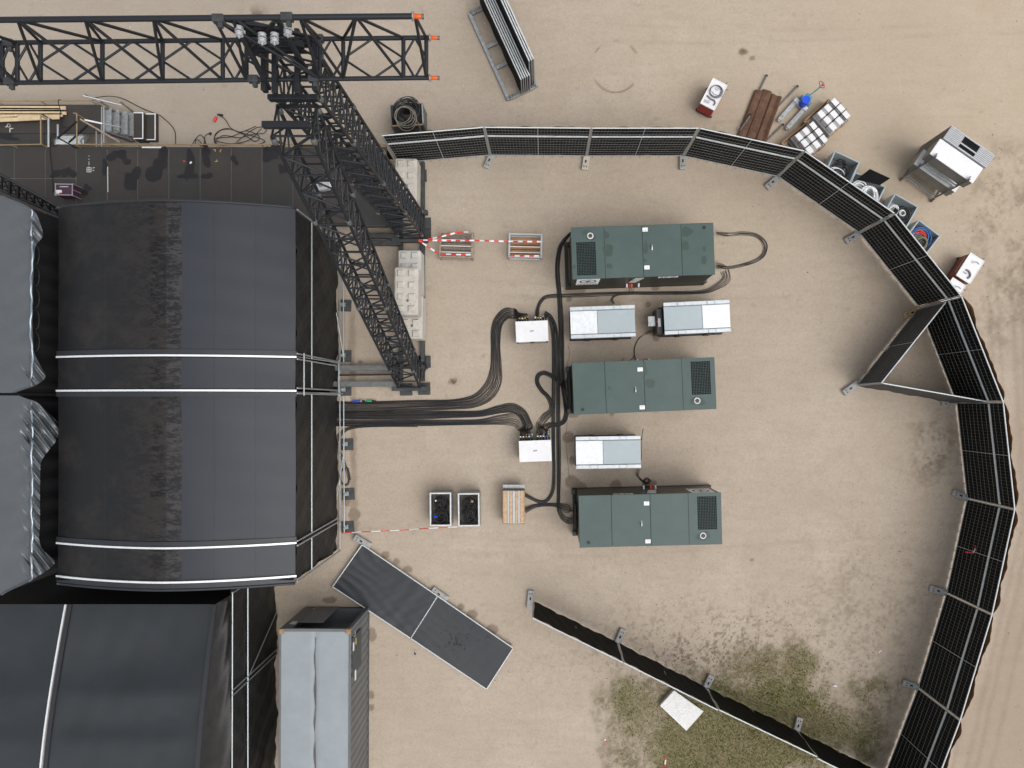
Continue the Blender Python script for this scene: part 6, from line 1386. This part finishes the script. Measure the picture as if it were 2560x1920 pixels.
for z, lab in ((0.52,'white case on the lower shelf of the wheeled rack'), (1.54,'white case on the upper shelf of the wheeled rack')):
    p = MW[t]@Vector((LU/2, WU/2, z)); k = thing('white_case', lab, 'case', tuple(p), a_, 'white cases on the wheeled rack')
    MB().cbox((0,0,0.27), (LU-0.02, WU-0.02, 0.52), 0.01).build('case_body', 'rack_face', k); MB().cbox((0,0,0.545), (LU, WU, 0.035), 0.008).build('case_lid', 'white', k)
for i in range(9):
    y = WU+0.03+DP*(i+0.5)/9; p = MW[t]@Vector((LU/2+0.06, y, 0.21)); g = 'grey panels standing on the wheeled rack'
    k = thing('grey_board', f'grey panel standing on edge in the wheeled rack, {ORD[i]} from the white cases', 'panel', tuple(p), a_, g)
    hgt = 1.95; th = DP/9-0.013
    if i == 0 or i == 4 or True:
        b = MB(); wsl = 0.62
        if i in (1, 2, 4, 5, 6, 7): 
            b.cbox((-LU/4-wsl/4, 0, hgt-0.06), (LU/2-wsl/2, th, 0.12), 0.004); b.cbox((LU/4+wsl/4, 0, hgt-0.06), (LU/2-wsl/2, th, 0.12), 0.004); b.box((0,0,(hgt-0.12)/2), (LU, th*0.98, hgt-0.122))
        else: b.cbox((0,0,hgt/2), (LU, th, hgt), 0.004)
        b.build('panel_body', 'panel_grey', k)
        MB().box((-LU/2-0.004, 0, hgt/2), (0.006, th*0.9, hgt-0.1)).build('edge_strip', 'rack_face' if i % 2 else 'black', k)
        if i in (1, 2, 4, 5, 6, 7): MB().box((0, 0, hgt-0.05), (wsl-0.01, th*(1.1 if i == 4 else 0.7), 0.106)).build('hand_hole', 'void', k)
# ---------------------------------------------------------------- small litter
def scrap(label, c, pts, mats):
    b = MB(); P = [w(c, x, y, z) for x, y, z in pts]
    for i, (p, q) in enumerate(zip(P[:-1], P[1:])):
        d = (q-p).normalized(); n_ = Vector((-d.y, d.x, 0))*0.025; b.add([p-n_, q-n_, q+n_+Vector((0,0,0.01)), p+n_+Vector((0,0,0.01))], [[0,1,2,3]], i % 2)
    o = b.build('tape_scrap', mats, None); _tag(o, label, 'tape scrap')
scrap('scrap of red and white tape lying at the bottom edge near the grass', 'P', [(935,1085,0.02),(938,1105,0.03),(935,1130,0.03),(925,1145,0.02)], ['red_tape','white'])
scrap('tiny scrap of red and white tape on the sand left of the grass', 'P', [(600,990,0.02),(608,998,0.03),(612,1006,0.02)], ['white','red_tape'])
scrap('scrap of red and white tape caught on the right fence', 'R', [(860,415,1.28),(905,420,1.3),(918,395,1.35),(915,375,1.35)], ['red_tape','white'])
for k, (c, x, y, r_) in enumerate((('P',2122,505,0.06),('P',1874,695,0.07))):
    p = w(c, x, y, 0); b = MB(); rr = random.Random(k)
    pts_ = blob((p.x, p.y, 0), r_, r_*0.7, 70+k, 12, 0.4); b.add([(x_, y_, 0.0) for x_, y_, _ in pts_]+[(p.x+(x_-p.x)*0.6, p.y+(y_-p.y)*0.6, r_*0.5) for x_, y_, _ in pts_]+[(p.x, p.y, r_*0.6)], [[i, (i+1) % 12, 12+(i+1) % 12, 12+i] for i in range(12)]+[[12+i, 12+(i+1) % 12, 24] for i in range(12)])
    o = b.build('paper_scrap', 'white', None); _tag(o, ('crumpled white paper scrap on the sand near the right fence', 'crumpled white paper scrap just above the grass')[k], 'paper scrap')
